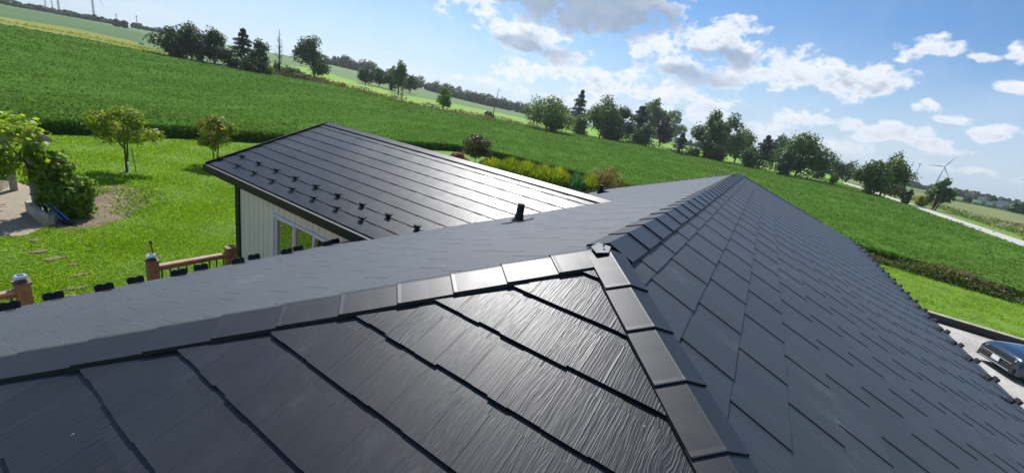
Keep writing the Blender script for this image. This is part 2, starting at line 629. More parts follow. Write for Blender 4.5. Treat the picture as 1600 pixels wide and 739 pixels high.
M['pasture'] = groundmat('rough_pasture', [(0.0, (0.095, 0.15, 0.035)), (0.5, (0.16, 0.185, 0.06)), (1.0, (0.26, 0.23, 0.10))], .09, .8, .2)
M['stubble'] = groundmat('pale_stubble', [(0.0, (0.34, 0.33, 0.24)), (1.0, (0.46, 0.43, 0.34))], .05, 1.0, .1)
M['gravel'] = groundmat('gravel', [(0.0, (0.17, 0.16, 0.13)), (0.35, (0.33, 0.31, 0.27)), (0.6, (0.43, 0.41, 0.37)), (1.0, (0.58, 0.56, 0.52))], .8, 9, .05, fine_amt=.5)
M['road'] = groundmat('gravel_road', [(0.0, (0.40, 0.37, 0.34)), (1.0, (0.52, 0.49, 0.46))], .15, 4, .03)
M['patio'] = groundmat('patio_slabs', [(0.0, (0.20, 0.165, 0.12)), (0.5, (0.29, 0.245, 0.185)), (1.0, (0.36, 0.31, 0.24))], .8, 10, .01)  # slab tones darkened to carry the shadows on the patio
M['mulch'] = groundmat('bare_garden_soil', [(0.0, (0.10, 0.075, 0.045)), (0.5, (0.19, 0.145, 0.09)), (1.0, (0.27, 0.21, 0.14))], 1.2, 12, .06)


def soymat():
    mt, g, out = material('soybean_canopy')
    p = worldpos(g)
    a = g.noise(p, 0.06, 4, .6)
    x, y, z = g.sep(p)[0:3]
    rows = g.noise(g.comb(g.m('MULTIPLY', x, 1.0), g.m('MULTIPLY', y, 0.06), 0.0), 0.9, 3, .6)
    b = g.noise(p, 2.2, 5, .7)
    f = g.m('ADD', g.m('MULTIPLY', a, .35), g.m('ADD', g.m('MULTIPLY', b, .45), g.m('MULTIPLY', rows, .2)))
    col = g.ramp(f, [(0.34, (0.046, 0.108, 0.018)), (0.5, (0.074, 0.152, 0.026)), (0.66, (0.11, 0.195, 0.038))])
    principled(g, out, col, .9, spec=.0, normal=g.bump(b, .7, .25))
    return mt


M['soy'] = soymat()
M['soyleaf'] = leafmat('soybean_leaf', (0.050, 0.115, 0.020), (0.092, 0.178, 0.030), (0.20, 0.31, 0.085), .25, .8, .08, .0)  # palest stop is a painted highlight, for sparkle on some leaves
M['grass'] = leafmat('grass_blade', (0.145, 0.245, 0.014), (0.225, 0.34, 0.024), (0.33, 0.42, 0.06), .55, .5, .5)
M['leaf_mid'] = leafmat('maple_leaves', (0.045, 0.095, 0.022), (0.097, 0.165, 0.035), (0.154, 0.236, 0.047), .3, .5, .25)
M['leaf_dark'] = leafmat('dark_leaves', (0.030, 0.063, 0.021), (0.060, 0.112, 0.033), (0.098, 0.165, 0.045), .25, .5, .25)
M['leaf_light'] = leafmat('light_leaves', (0.073, 0.134, 0.027), (0.138, 0.221, 0.043), (0.211, 0.299, 0.068), .35, .5, .25)
M['leaf_spruce'] = leafmat('spruce_needles', (0.020, 0.045, 0.021), (0.042, 0.081, 0.034), None, .1, .6, .3)
M['leaf_purple'] = leafmat('purple_leaves', (0.022, 0.012, 0.016), (0.05, 0.022, 0.028), None, .2, .5, .3)
M['leaf_haze'] = leafmat('distant_leaves', (0.042, 0.078, 0.031), (0.077, 0.126, 0.045), None, .2, .6, .02)
M['leaf_fruit'] = leafmat('fruit_tree_leaves', (0.103, 0.172, 0.024), (0.248, 0.317, 0.041), (0.522, 0.385, 0.083), .5, .5, 1.4)
M['leaf_fruit2'] = leafmat('fruit_tree_leaves_red', (0.097, 0.165, 0.024), (0.220, 0.275, 0.041), (0.578, 0.275, 0.097), .5, .5, 1.4)
M['leaf_vine'] = leafmat('grape_leaves', (0.104, 0.208, 0.021), (0.260, 0.364, 0.033), (0.585, 0.572, 0.065), .5, .45, 1.2)
M['leaf_shrub'] = leafmat('garden_shrub_leaves', (0.084, 0.174, 0.022), (0.192, 0.300, 0.036), (0.384, 0.360, 0.084), .5, .45, 1.0)
M['leaf_gold'] = leafmat('goldenrod', (0.131, 0.217, 0.026), (0.319, 0.362, 0.036), (0.797, 0.609, 0.043), .35, .6, .5)
M['leaf_blue'] = leafmat('iris_blades', (0.052, 0.130, 0.065), (0.117, 0.221, 0.117), None, .3, .5, .8)
M['leaf_red'] = leafmat('barberry_leaves', (0.15, 0.06, 0.03), (0.28, 0.12, 0.06), None, .3, .6, .8)
M['leaf_rust'] = leafmat('rusty_grass', (0.126, 0.140, 0.028), (0.238, 0.168, 0.056), (0.336, 0.168, 0.070), .35, .6, .8)
M['leaf_maroon'] = leafmat('maroon_green_leaves', (0.039, 0.065, 0.023), (0.111, 0.111, 0.046), (0.260, 0.169, 0.117), .25, .5, 1.0)
M['leaf_dry'] = leafmat('dry_brush', (0.11, 0.10, 0.045), (0.22, 0.17, 0.08), (0.36, 0.29, 0.17), .3, .7, .5)
M['leaf_brush'] = leafmat('olive_brush', (0.06, 0.075, 0.025), (0.13, 0.11, 0.045), (0.19, 0.13, 0.07), .3, .7, .3)


# ------------------------------------------------------------------ ground and fields
def polar_pts(pts, azs):
    """radius of a polyline (xy) at the azimuths"""
    P = np.array(pts, float)
    a = np.degrees(np.arctan2(-P[:, 0], P[:, 1]))
    d = [P[0]]
    for p, q in zip(P[:-1], P[1:]):
        k = max(2, int(np.hypot(*(q - p)) / 4))
        d += [p + (q - p) * t for t in np.linspace(0, 1, k)[1:]]
    d = np.array(d)
    a = np.degrees(np.arctan2(-d[:, 0], d[:, 1]))
    o = np.argsort(a)
    return np.interp(azs, a[o], np.hypot(d[o, 0], d[o, 1]))


def sheet(name, near, far, az0, az1, mat, off, nu=260, nv=60, kind='structure', skirt=0.0, rough=0.0, seed=0):
    azs = np.linspace(az0, az1, nu)
    rn, rf = polar_pts(near, azs), polar_pts(far, azs)
    rf = np.maximum(rf, rn + .05)
    t = np.linspace(0, 1, nv)[:, None]
    r = rn[None] * (rf / rn)[None] ** t
    x, y = -np.sin(np.radians(azs))[None] * r, np.cos(np.radians(azs))[None] * r
    z = hgt(x, y) + off
    rng = np.random.default_rng(seed)
    if rough:
        z = z + rng.normal(size=z.shape) * rough
    V = np.stack([x, y, z], -1).reshape(-1, 3)
    i = np.arange(nv - 1)[:, None] * nu + np.arange(nu - 1)[None]
    Q = np.stack([i, i + 1, i + nu + 1, i + nu], -1).reshape(-1, 4)
    if skirt:
        b = V[:nu].copy()
        b[:, 2] -= skirt
        n0 = len(V)
        V = np.concatenate([V, b])
        j = np.arange(nu - 1)
        Q = np.concatenate([Q, np.stack([j, n0 + j, n0 + j + 1, j + 1], -1)])
    o = mesh_np(name, V, Q, mat, smooth=True)
    if kind:
        o['kind'] = kind
    return o, (near, far, az0, az1)


# base terrain: one disc
azs = np.linspace(-180, 180, 361)[:-1]
rr = np.concatenate([[0.5, 15, 30, 45], np.geomspace(55, 760, 40), [1100, 1800, 3000]])
X = -np.sin(np.radians(azs))[None] * rr[:, None]
Y = np.cos(np.radians(azs))[None] * rr[:, None]
V = np.stack([X, Y, hgt(X, Y)], -1).reshape(-1, 3)
k = np.arange(360)
i = np.arange(len(rr) - 1)[:, None] * 360
Q = np.stack([i + k, i + (k + 1) % 360, i + 360 + (k + 1) % 360, i + 360 + k], -1).reshape(-1, 4)
V = np.concatenate([V, [[0, 0, 0]]])
gr_o = mesh_np('ground', V, Q, M['base'], smooth=True)
gr_o['kind'] = 'structure'

NEAR = [(-34, -60), (-34.3, 6), (-33.5, 17), (-31.5, 38), (-27, 41.5), (-12, 42.3), (10, 40.5), (17, 38.8), (31, 36.5), (31.5, 20)]
FARPX = [(1290, 281), (1240, 279), (1170, 264), (1080, 243), (1000, 229), (900, 212), (830, 201), (770, 190), (640, 167), (540, 141),
         (450, 124), (330, 103), (245, 88), (120, 63), (0, 42)]
fe = [gxy(*p) for p in FARPX]
FAR = [(31.6, 37), (31.8, 80), (32.5, 132), (32.5, 200)] + fe + [(-190, -60)]

lawn, _ = sheet('lawn', [(-3, -6), (-3.2, 0), (-3, 3), (0, 5), (3, 3), (3, 0)], NEAR, -88, 118, M['lawn'], 0.004, 200, 40)
soy, soyR = sheet('soybean_field', NEAR, FAR, -42, 108, M['soy'], 0.72, 700, 150, None, .85, .06)


def up(pts, dpx):
    return [gxy(p[0], p[1] + dpx) for p in pts]


# beyond the soybeans, left: a yellow weed strip, a second crop, pale stubble
sheet('weed_strip', [gxy(*p) for p in [(246, 87), (120, 63), (0, 42), (-80, 27)]], [gxy(*p) for p in [(250, 78), (218, 69), (120, 47), (0, 28), (-80, 13)]], 72.6, 86, M['strip'], .35, 120, 14)
sheet('far_crop_field', [gxy(*p) for p in [(250, 79), (218, 69), (120, 47), (0, 28), (-80, 13)]], [gxy(*p) for p in [(250, 58), (208, 49), (100, 26), (0, 6), (-80, -9)]], 72.2, 87, M['soyfar'], .30, 120, 14)
# bright hay field and the duller field behind it
hn = [(400, 117), (500, 133), (540, 139), (640, 165), (770, 188), (830, 199), (900, 211), (960, 222)]
hf = [(400, 98), (500, 109), (530, 121), (560, 130), (640, 151), (700, 161), (770, 175), (830, 188), (900, 204), (960, 218)]
hay, _ = sheet('hay_field', [gxy(*p) for p in hn], [gxy(*p) for p in hf], 18.5, 62, M['hay'], .10, 160, 16)
# mown grass under the trees in the middle
sheet('tree_lawn', [gxy(*p) for p in [(860, 206), (1000, 229), (1080, 243), (1170, 263), (1285, 280)]], [gxy(*p) for p in [(860, 190), (1000, 214), (1100, 233), (1200, 252), (1280, 268)]], -7.5, 26, M['hay'], .08, 120, 10)


def strip_mesh(name, x0, x1, ys, mat, off, kind='structure', nx=6):
    xs = np.linspace(x0, x1, nx)
    X, Y = np.meshgrid(xs, np.array(ys, float))
    V = np.stack([X, Y, hgt(X, Y) + off], -1).reshape(-1, 3)
    n = nx
    i = np.arange(len(ys) - 1)[:, None] * n + np.arange(n - 1)[None]
    Q = np.stack([i, i + 1, i + n + 1, i + n], -1).reshape(-1, 4)
    o = mesh_np(name, V, Q, mat, smooth=True)
    o['kind'] = kind
    return o


YR = list(np.linspace(-120, 60, 30)) + list(np.geomspace(62, 900, 60))
strip_mesh('road_verge', 31.4, 47, YR, M['lawn'], .008)
strip_mesh('road', 34.3, 41.5, YR, M['road'], .014)
strip_mesh('pasture', 47.2, 420, YR[20:76], M['pasture'], .010, nx=30)
strip_mesh('far_green_field', 130, 900, [150, 200, 260, 320, 400, 600], M['hay'], .016, nx=20).data.materials[0] = M['soyfar']
# gravel drive with a dark timber edge against the lawn
mb = MB()
dp = [(4.2, -8), (29.6, -8), (29.8, 12), (28.5, 25.9), (14, 26.1), (4.0, 26.3)]
mb.add([(x, y, .016) for x, y in dp], [tuple(range(len(dp)))])
o = mb.build('driveway', M['gravel'])
o['kind'] = 'structure'
ed = thing('driveway_edging', (16, 26.3, 0), 'low black timber edging between gravel drive and lawn', 'garden edging')
mb = MB()
mb.box((16.2, 26.36, .17), (24.4, .16, .34))
mb.build('timber', M['black'], ed)
mb = MB()
mb.box((16.2, 26.40, .362), (24.4, .26, .04))
mb.build('top_cap', M['stone'], ed)

# patio, garden bed
mb = MB()
pp = [gxy(-60, 300), gxy(-60, 420), gxy(0, 371), gxy(40, 369), gxy(78, 352), gxy(72, 330), gxy(60, 292), gxy(20, 285)]
mb.add([(x, y, .02) for x, y in pp], [tuple(range(len(pp)))])
o = mb.build('patio', M['patio'])
o['kind'] = 'structure'
mb = MB()
pp = [gxy(76, 354), gxy(105, 360), gxy(150, 357), gxy(200, 340), gxy(232, 321), gxy(230, 303), gxy(205, 291), gxy(172, 289), gxy(120, 300), gxy(80, 320)]
mb.add([(x, y, .012) for x, y in pp], [tuple(range(len(pp)))])
o = mb.build('garden_soil', M['mulch'])
o['kind'] = 'structure'
rng0 = random.Random(5)
for n_, (px, py) in enumerate([(47, 377), (70, 391), (91, 402), (105, 415), (112, 431), (114, 448), (100, 468)]):
    p = ground_at(px, py)
    mb = MB()
    pl = []
    jx, jy = rng0.uniform(-.15, .15), rng0.uniform(-.18, .18)
    for q in range(9):
        a = 2 * math.pi * q / 9
        pl.append((p[0] + math.cos(a) * .12 * rng0.uniform(.3, 1.2) + jx, p[1] + math.sin(a) * (.12 + .13 * (n_ % 3) / 2) + jy * rng0.uniform(.8, 1.1), .006))
    mb.prism(pl, (0, 0, .03))
    o = mb.build('stepping_stone', M['mulch'], origin=(p[0], p[1], 0), bevel=.006)
    tag(o, 'pale worn stepping stone sunk in the lawn between the deck steps and the patio', 'stepping stone', 'stepping stones across the lawn')


# leaves over the soybean canopy, thinning out with distance
def in_sheet(az, r, R):
    rn, rf = polar_pts(R[0], az), polar_pts(R[1], az)
    return (r > rn) & (r < rf)


def soy_leaves():
    rng = np.random.default_rng(3)
    n = 330000
    az = rng.uniform(-24, 84, n)
    r = 30 * (190 / 30) ** (rng.random(n) ** 1.25)
    ok = in_sheet(az, r, soyR)
    az, r = az[ok], r[ok]
    keep = rng.random(len(az)) > 0
    for tx in (-50.0, -52.2, -84.0, -86.2, -118.0, -120.2):
        keep &= np.abs(-np.sin(np.radians(az)) * r - tx - 1.5 * np.sin(np.cos(np.radians(az)) * r * .03)) > .28
    az, r = az[keep], r[keep]
    x, y = -np.sin(np.radians(az)) * r, np.cos(np.radians(az)) * r
    z = hgt(x, y) + .72 + rng.uniform(-.05, .16, len(x)) + .10 * np.sin(x * 1.7 + np.sin(y * .5)) * np.sin(y * .9) + .06 * np.sin(x * .31 + 2 * np.sin(y * .17))
    nr = rng.normal(size=(len(x), 3)) * .34 + np.array([0, 0, 1.0])
    v, q = leaf_quads(np.stack([x, y, z], 1), nr, np.maximum(.14, r * .0026) * rng.uniform(.7, 1.3, len(x)), rng, .8)
    # leaves down the near edge of the crop
    m = 26000
    az = rng.uniform(-24, 84, m)
    rn = polar_pts(NEAR, az) + rng.uniform(-.25, .25, m)
    x2, y2 = -np.sin(np.radians(az)) * rn, np.cos(np.radians(az)) * rn
    z2 = hgt(x2, y2) + rng.uniform(.02, .80, m)
    n2 = rng.normal(size=(m, 3)) + np.stack([-x2 / rn, -y2 / rn, 0.5 + 0 * x2], 1)
    v2, q2 = leaf_quads(np.stack([x2, y2, z2], 1), n2, rng.uniform(.12, .24, m), rng, .8)
    V = np.concatenate([v, v2])
    Q = np.concatenate([q, q2 + len(v)])
    # join with the canopy sheet: one object for the whole crop
    me = soy.data
    bv = np.empty(len(me.vertices) * 3, np.float32)
    me.vertices.foreach_get('co', bv)
    bv = bv.reshape(-1, 3)
    bq = np.empty(len(me.loops), np.int32)
    me.loops.foreach_get('vertex_index', bq)
    bq = bq.reshape(-1, 4)
    bpy.data.objects.remove(soy)
    o = mesh_np('soybean_field', np.concatenate([bv, V]), np.concatenate([bq, Q + len(bv)]), [M['soy'], M['soyleaf']],
                mat_index=np.concatenate([np.zeros(len(bq)), np.ones(len(Q))]))
    tag(o, 'knee-high green soybean crop filling the wide field behind the lawn', 'crop', kind='stuff')


soy_leaves()


def grass_blades():
    rng = np.random.default_rng(9)
    n = 240000
    r = 9.5 * (40 / 9.5) ** rng.random(n)
    az = rng.uniform(60, 92, n)
    x, y = -np.sin(np.radians(az)) * r, np.cos(np.radians(az)) * r
    ok = (x > -33.8) & (x < -8.5) & ~((x > -12.3) & (y > 5.3))
    # clear of patio and bare soil
    for poly in ([gxy(-60, 300), gxy(-60, 420), gxy(0, 371), gxy(40, 369), gxy(78, 352), gxy(72, 330), gxy(60, 292), gxy(20, 285)],
                 [gxy(80, 352), gxy(105, 356), gxy(150, 352), gxy(200, 336), gxy(226, 320), gxy(224, 304), gxy(205, 293), gxy(172, 291), gxy(120, 302), gxy(80, 320)]):
        P = np.array(poly)
        ins = np.zeros(n, bool)
        for (x1, y1), (x2, y2) in zip(P, np.roll(P, -1, 0)):
            c = ((y1 > y) != (y2 > y)) & (x < (x2 - x1) * (y - y1) / (y2 - y1 + 1e-12) + x1)
            ins ^= c
        ok &= ~ins
    for (px, py) in [(47, 377), (70, 391), (91, 402), (105, 415), (112, 431), (114, 448), (100, 468)]:
        p = ground_at(px, py)
        ok &= np.hypot(x - p[0], y - p[1]) > rng.uniform(-.12, .15, n)
    x, y, r = x[ok], y[ok], r[ok]
    n = len(x)
    h = rng.uniform(.025, .065, n) * (1 + .5 * np.sin(x * 1.3) * np.sin(y * 1.1))
    w = np.maximum(.014, r * .0011)
    a = rng.uniform(0, 2 * np.pi, n)
    ln = rng.normal(size=(n, 2)) * .035
    b = np.stack([x, y, np.full(n, .004)], 1)
    s = np.stack([np.cos(a) * w, np.sin(a) * w, 0 * a], 1)
    t = b + np.stack([ln[:, 0], ln[:, 1], h], 1)
    V = np.stack([b - s, b + s, t], 1).reshape(-1, 3)
    o = mesh_np('lawn_grass', V, np.arange(3 * n).reshape(-1, 3), M['grass'])
    tag(o, 'short bright green grass growing over the back lawn', 'grass', kind='stuff')


grass_blades()


def front_grass():
    rng = np.random.default_rng(19)
    n = 60000
    x, y = rng.uniform(3, 30, n), rng.uniform(26.6, 40.5, n)
    az, r = np.degrees(np.arctan2(-x, y)), np.hypot(x, y)
    ok = r < polar_pts(NEAR, az) - .2
    x, y, r = x[ok], y[ok], r[ok]
    n = len(x)
    h = rng.uniform(.025, .065, n) * (1 + .6 * np.sin(x * .9 + y * .4) * np.sin(y * 1.3))
    a = rng.uniform(0, 2 * np.pi, n)
    b = np.stack([x, y, np.full(n, .004)], 1)
    s_ = np.stack([np.cos(a), np.sin(a), 0 * a], 1) * .028
    t = b + np.stack([rng.normal(size=n) * .05, rng.normal(size=n) * .05, h], 1)
    V = np.stack([b - s_, b + s_, t], 1).reshape(-1, 3)
    o = mesh_np('lawn_grass', V, np.arange(3 * n).reshape(-1, 3), M['grass'])
    tag(o, 'mown bright green grass between the gravel drive and the field', 'grass', kind='stuff')


front_grass()

# ------------------------------------------------------------------ the house
T = 0.41                                           # main roof pitch (rise over run)
AX, AY, AZ_ = -0.678, 2.349, CAMZ - 0.7237          # near hip peak
RY2 = 15.75                                        # far end of the ridge
EL_X, ER_X, EN_Y = -6.88, 3.88, -3.2                # eaves: left, right, near end
house = thing('house', (-1.5, 9.0, 0), 'bungalow under a hipped charcoal metal shake roof with a lower cream-sided wing', 'house')
CT = 1 / math.hypot(1, T)


def slope(name, org, ud, vd, u0, u1, vlen, mat, butt, lap, clips, exposure=.305, plen=.62, seed=0, jag=.004, v0=0.0, parent=None):
    """one roof plane of overlapping shake panels.  ud along the course, vd down the slope (unit)"""
    rnd = random.Random(seed)
    ud, vd, org = Vector(ud), Vector(vd), Vector(org)
    nn = ud.cross(vd).normalized()
    if nn.z < 0:
        nn = -nn
    bm = bmesh.new()
    uvl = bm.loops.layers.uv.new('UVMap')

    def P(u, v, h):
        return org + ud * u + vd * v + nn * h

    def quad(c):
        f = bm.faces.new([bm.verts.new(P(*q)) for q in c])
        for l, q in zip(f.loops, c):
            l[uvl].uv = (q[0] + 50, q[1])
    nc = int(math.ceil((vlen - v0) / exposure))
    for k in range(-1, nc):
        va, vb = v0 + k * exposure, v0 + (k + 1) * exposure
        u = u0 - rnd.random() * plen - (plen / 2 if k % 2 else 0)
        while u < u1:
            pl = plen
            cuts = [0.0]
            while cuts[-1] < pl:
                cuts.append(min(pl, cuts[-1] + rnd.choice((.10, .13, .16, .2, .26))))
                if pl - cuts[-1] < .06:
                    cuts[-1] = pl
            for c0, c1 in zip(cuts[:-1], cuts[1:]):
                dv = rnd.uniform(-1, 1) * jag
                h0, h1 = butt + lap * (1 - c0 / pl), butt + lap * (1 - c1 / pl)
                t0, t1 = lap * (1 - c0 / pl), lap * (1 - c1 / pl)
                a, b = u + c0, u + c1
                vt = va - .045
                quad([(a, vt, t0 - .002), (b, vt, t1 - .002), (b, vb + dv, h1), (a, vb + dv, h0)])
                quad([(a, vb + dv, h0), (b, vb + dv, h1), (b, vb + dv - .012, -.004), (a, vb + dv - .012, -.004)])
                if c0 == 0:
                    quad([(a, vt, t0 - .002), (a, vb + dv, h0), (a, vb + dv, h0 - lap - .002), (a, vt, -.004)])
            u += plen
    # backing deck under the shakes
    f = bm.faces.new([bm.verts.new(P(*q)) for q in ((u0 - 2, -.3, -.012), (u1 + 2, -.3, -.012), (u1 + 2, vlen + .5, -.012), (u0 - 2, vlen + .5, -.012))])
    for l in f.loops:
        l[uvl].uv = (0.3, 0.1)
    for co, no in clips:
        bmesh.ops.bisect_plane(bm, geom=bm.verts[:] + bm.edges[:] + bm.faces[:], plane_co=Vector(co), plane_no=Vector(no), clear_outer=True, dist=1e-5)
    me = bpy.data.meshes.new(name)
    off = root_loc(parent)
    for v in bm.verts:
        v.co -= off
    bm.to_mesh(me)
    bm.free()
    me.materials.append(mat)
    o = bpy.data.objects.new(name, me)
    COL.objects.link(o)
    o.parent = parent
    return o


apex = Vector((AX, AY, AZ_))
far = Vector((AX, RY2, AZ_))
DL = (-CT, 0, -T * CT)
DR = (CT, 0, -T * CT)
DN = (0, -CT, -T * CT)
DF = (0, CT, -T * CT)
WID = 0.0
hipL_no = (1, -1, 0)       # plane through the left hip: x - y = const
left = slope('roof_slope', apex, (0, 1, 0), DL, -6.5, 21.0, (AX - EL_X) / CT, M['shingle_sheen'], .015, .0013,
             [((EL_X, 0, 0), (-1, 0, 0)), (apex, (1, -1, 0)), (far, (1, 1, 0)), ((AX, 0, 0), (1, 0, 0)), ((0, EN_Y, 0), (0, -1, 0))], seed=1, parent=house, jag=.001)
right = slope('roof_slope', apex, (0, 1, 0), DR, -6.5, 21.0, (ER_X - AX) / CT, M['shingle_sheen'], .010, .0065,
              [((ER_X, 0, 0), (1, 0, 0)), (apex, (-1, -1, 0)), (far, (-1, 1, 0)), ((AX, 0, 0), (-1, 0, 0)), ((0, EN_Y, 0), (0, -1, 0))], seed=2, parent=house, v0=.01, jag=.001)
near = slope('roof_slope', apex, (1, 0, 0), DN, -8, 8, (AY - EN_Y) / CT, M['shingle'], .016, .003,
             [((0, EN_Y, 0), (0, -1, 0)), (apex, (-1, 1, 0)), (apex, (1, 1, 0)), ((EL_X, 0, 0), (-1, 0, 0)), ((ER_X, 0, 0), (1, 0, 0))], seed=3, parent=house, jag=.006, v0=-.058)
farf = slope('roof_slope', far, (1, 0, 0), DF, -8, 8, 7.2, M['shingle_sheen'], .010, .005,
             [((0, RY2 + AX - EL_X, 0), (0, 1, 0)), (far, (-1, -1, 0)), (far, (1, -1, 0)), ((EL_X, 0, 0), (-1, 0, 0)), ((ER_X, 0, 0), (1, 0, 0))], seed=4, parent=house)


# hip and ridge caps: bent steel pieces lapping up-slope
def cap_mesh(n1, n2, hw1, hw2, L, nose=.020):
    """local: +X along the line (downhill end at +L), flanks follow the two roof planes.
    n1/n2: unit vectors of the flanks in the local frame (y,z)"""
    bm = bmesh.new()
    th = .006

    def row(x, lift):
        w = []
        for q in (1.0, .86, .05):
            w.append(Vector((x, n1[0] * hw1 * q, n1[1] * hw1 * q + lift)))
        w.append(Vector((x, 0, lift + .0005)))
        for q in (.05, .86, 1.0):
            w.append(Vector((x, n2[0] * hw2 * q, n2[1] * hw2 * q + lift)))
        return w
    rows = [row(0.0, .024), row(L * .5, .028), row(L * .93, .033), row(L * .985, .0345), row(L, .034)]
    vs = [[bm.verts.new(p) for p in r] for r in rows]
    nn_ = len(rows[0])
    for i in range(len(rows) - 1):
        for j in range(nn_ - 1):
            bm.faces.new((vs[i][j], vs[i][j + 1], vs[i + 1][j + 1], vs[i + 1][j]))
    low = [bm.verts.new(p + Vector((-.006, 0, -.016))) for p in rows[-1]]
    for j in range(nn_ - 1):
        bm.faces.new((vs[-1][j], vs[-1][j + 1], low[j + 1], low[j]))
    for e in (0, nn_ - 1):
        sl = [bm.verts.new(r[e] + Vector((0, 0, -.022))) for r in rows]
        for i in range(len(rows) - 1):
            bm.faces.new((vs[i][e], vs[i + 1][e], sl[i + 1], sl[i]))
    bmesh.ops.recalc_face_normals(bm, faces=bm.faces)
    me = bpy.data.meshes.new('cap')
    bm.to_mesh(me)
    bm.free()
    me.materials.append(M['cap'])
    return me


def frame(xdir):
    x = Vector(xdir).normalized()
    y = Vector((0, 0, 1)).cross(x).normalized()
    z = x.cross(y)
    return x, y, z


def cap_row(name, start, xdir, count, step, planes, hw1, hw2, first=0.0, lift=0.0, L=None):
    x, y, z = frame(xdir)
    fl = []
    for pn, s in zip(planes, (1, -1)):
        d = x.cross(Vector(pn)).normalized()      # lies in the plane, perpendicular to the line
        if d.dot(y) * s < 0:
            d = -d
        fl.append((d.dot(y), d.dot(z)))
    me = cap_mesh(fl[0], fl[1], hw1, hw2, L or step * 1.12)
    rot = Matrix((x, y, z)).transposed().to_4x4()
    rnd = random.Random(hash(name) % 1000 + count)
    for k in range(count):
        o = bpy.data.objects.new(name, me)
        COL.objects.link(o)
        o.parent = house
        p = Vector(start) + x * (first + k * step) + z * lift
        o.matrix_local = Matrix.Translation(p - house.location) @ rot @ Matrix.Rotation(rnd.uniform(-.006, .006), 4, 'Z')


nl = Vector((-T, 0, 1)).normalized()
nr_ = Vector((T, 0, 1)).normalized()
nh = Vector((0, -T, 1)).normalized()
nf = Vector((0, T, 1)).normalized()
HSTEP = .203 * math.sqrt(2 + T * T)
hl = Vector((-1, -1, -T)).normalized()
hr = Vector((1, -1, -T)).normalized()
# y-axis (left of travel) of the left hip points to +X,-Y side -> near slope; of the right hip to the right slope
cap_row('hip_cap', apex, hl, 18, HSTEP, (nh, nl), .155, .045, first=-.012)
cap_row('hip_cap', apex + Vector((.021, .021, 0)), hr, 17, HSTEP, (nr_, nh), .130, .140, first=.01, lift=.010)
cap_row('ridge_cap', far, (0, -1, 0), 31, .424, (nr_, nl), .185, .150, first=.10, lift=.004)
cap_row('hip_cap', far, Vector((1, 1, -T)), 14, .305, (nf, nr_), .15, .15)
cap_row('hip_cap', far, Vector((-1, 1, -T)), 19, .305, (nl, nf), .15, .15)
# small folded plate that closes the three caps at the peak
mb = MB()
c = apex + Vector((0, -.02, .036))
mb.prism([c + Vector(q) for q in ((-.058, -.030, -.018), (0.0, -.075, -.030), (.058, -.030, -.018), (.042, .045, .0), (-.042, .045, .0))], (0, 0, .006))
pk = mb.build('peak_cap', plain('glare_pale_steel', (.13, .134, .142), .5, .4), house, bevel=.002)  # paler than the charcoal caps: glare on the plate put into its colour
mb = MB()
mb.tube([c + Vector((.01, .0, .004)), c + Vector((.01, .0, .020))], [.006, .005], 8)
mb.build('bolt', M['black'], pk)

# vent pipe on the left slope, and a second one with a lying hood further back


def on_left(x, y, h=0.0):
    return Vector((x, y, AZ_ - T * (AX - x) + h))


p = on_left(-3.0, 5.48)
mb = MB()
mb.tube([p + Vector((0, 0, -.05)), p + Vector((0, 0, .12)), p + Vector((0, 0, .13)), p + Vector((0, 0, .29)), p + Vector((0, 0, .30))], [.075, .07, .06, .057, .050], 16)
vp = mb.build('vent_pipe', M['pipe'], house)
mb = MB()
mb.box(p + nl * .018, (.36, .40, .012), 0, (Vector(DL), Vector((0, 1, 0)), nl))
mb.tube([p + Vector((0, 0, -.02)), p + Vector((0, 0, .06))], [.12, .085], 16)
mb.build('flashing', M['cap'], vp)
p = on_left(-5.1, 15.4)
mb = MB()
mb.tube([p + Vector((0, 0, -.05)), p + Vector((0, 0, .34))], [.12, .09], 14)
mb.tube([p + Vector((.05, .0, .12)), p + Vector((.40, .10, .10)), p + Vector((.66, .12, .14))], [.05, .07, .10], 12)
v2 = mb.build('vent_pipe', M['pipe'], house)
v2['label'] = 'black vent with a hood and side arm'


# snow guards: strap, bent plate with two lobes
def guard_mesh():
    mb = MB()
    mb.box((-.06, 0, .018), (.14, .075, .008))
    mb.box((.012, 0, .045), (.012, .13, .05))
    mb.box((.021, 0, .058), (.044, .175, .082))
    for s in (-1, 1):
        pl = []
        for k in range(14):
            a = 2 * math.pi * k / 14
            pl.append((.002, s * .045 + math.cos(a) * .048, .066 + math.sin(a) * .046))
        mb.prism(pl, (.046, 0, 0))
    me_o = mb.build('snow_guard', M['black'])
    me = me_o.data
    bpy.data.objects.remove(me_o)
    return me


GM = guard_mesh()


def guard(parent, pos, down, nrm, scale=1.0, yaw=0.0):
    o = bpy.data.objects.new('snow_guard', GM)
    COL.objects.link(o)
    o.parent = parent
    x = Vector(down).normalized()
    z = Vector(nrm).normalized()
    y = z.cross(x)
    o.matrix_local = Matrix.Translation(Vector(pos) - root_loc(parent)) @ Matrix((x, y, z)).transposed().to_4x4() @ Matrix.Rotation(yaw, 4, 'Z') @ Matrix.Scale(scale, 4)


rg = random.Random(8)
for k in range(29):
    for row_, (xx, y0) in enumerate(((-6.42, .70), (-6.72, 1.09))):
        yy = y0 + k * .775
        if yy < AY + 19.5 and not (5.0 < yy < 11.0):
            guard(left, on_left(xx, yy, .012), DL, nl, .98, rg.uniform(-.06, .06))
for k in range(24):
    for xx, y0 in ((3.52, 4.85), (3.74, 5.18)):
        yy = y0 + k * .655
        if yy < 20.2:
            guard(right, (xx, yy, AZ_ - T * (xx - AX) + .012), DR, nr_, .66, rg.uniform(-.06, .06))

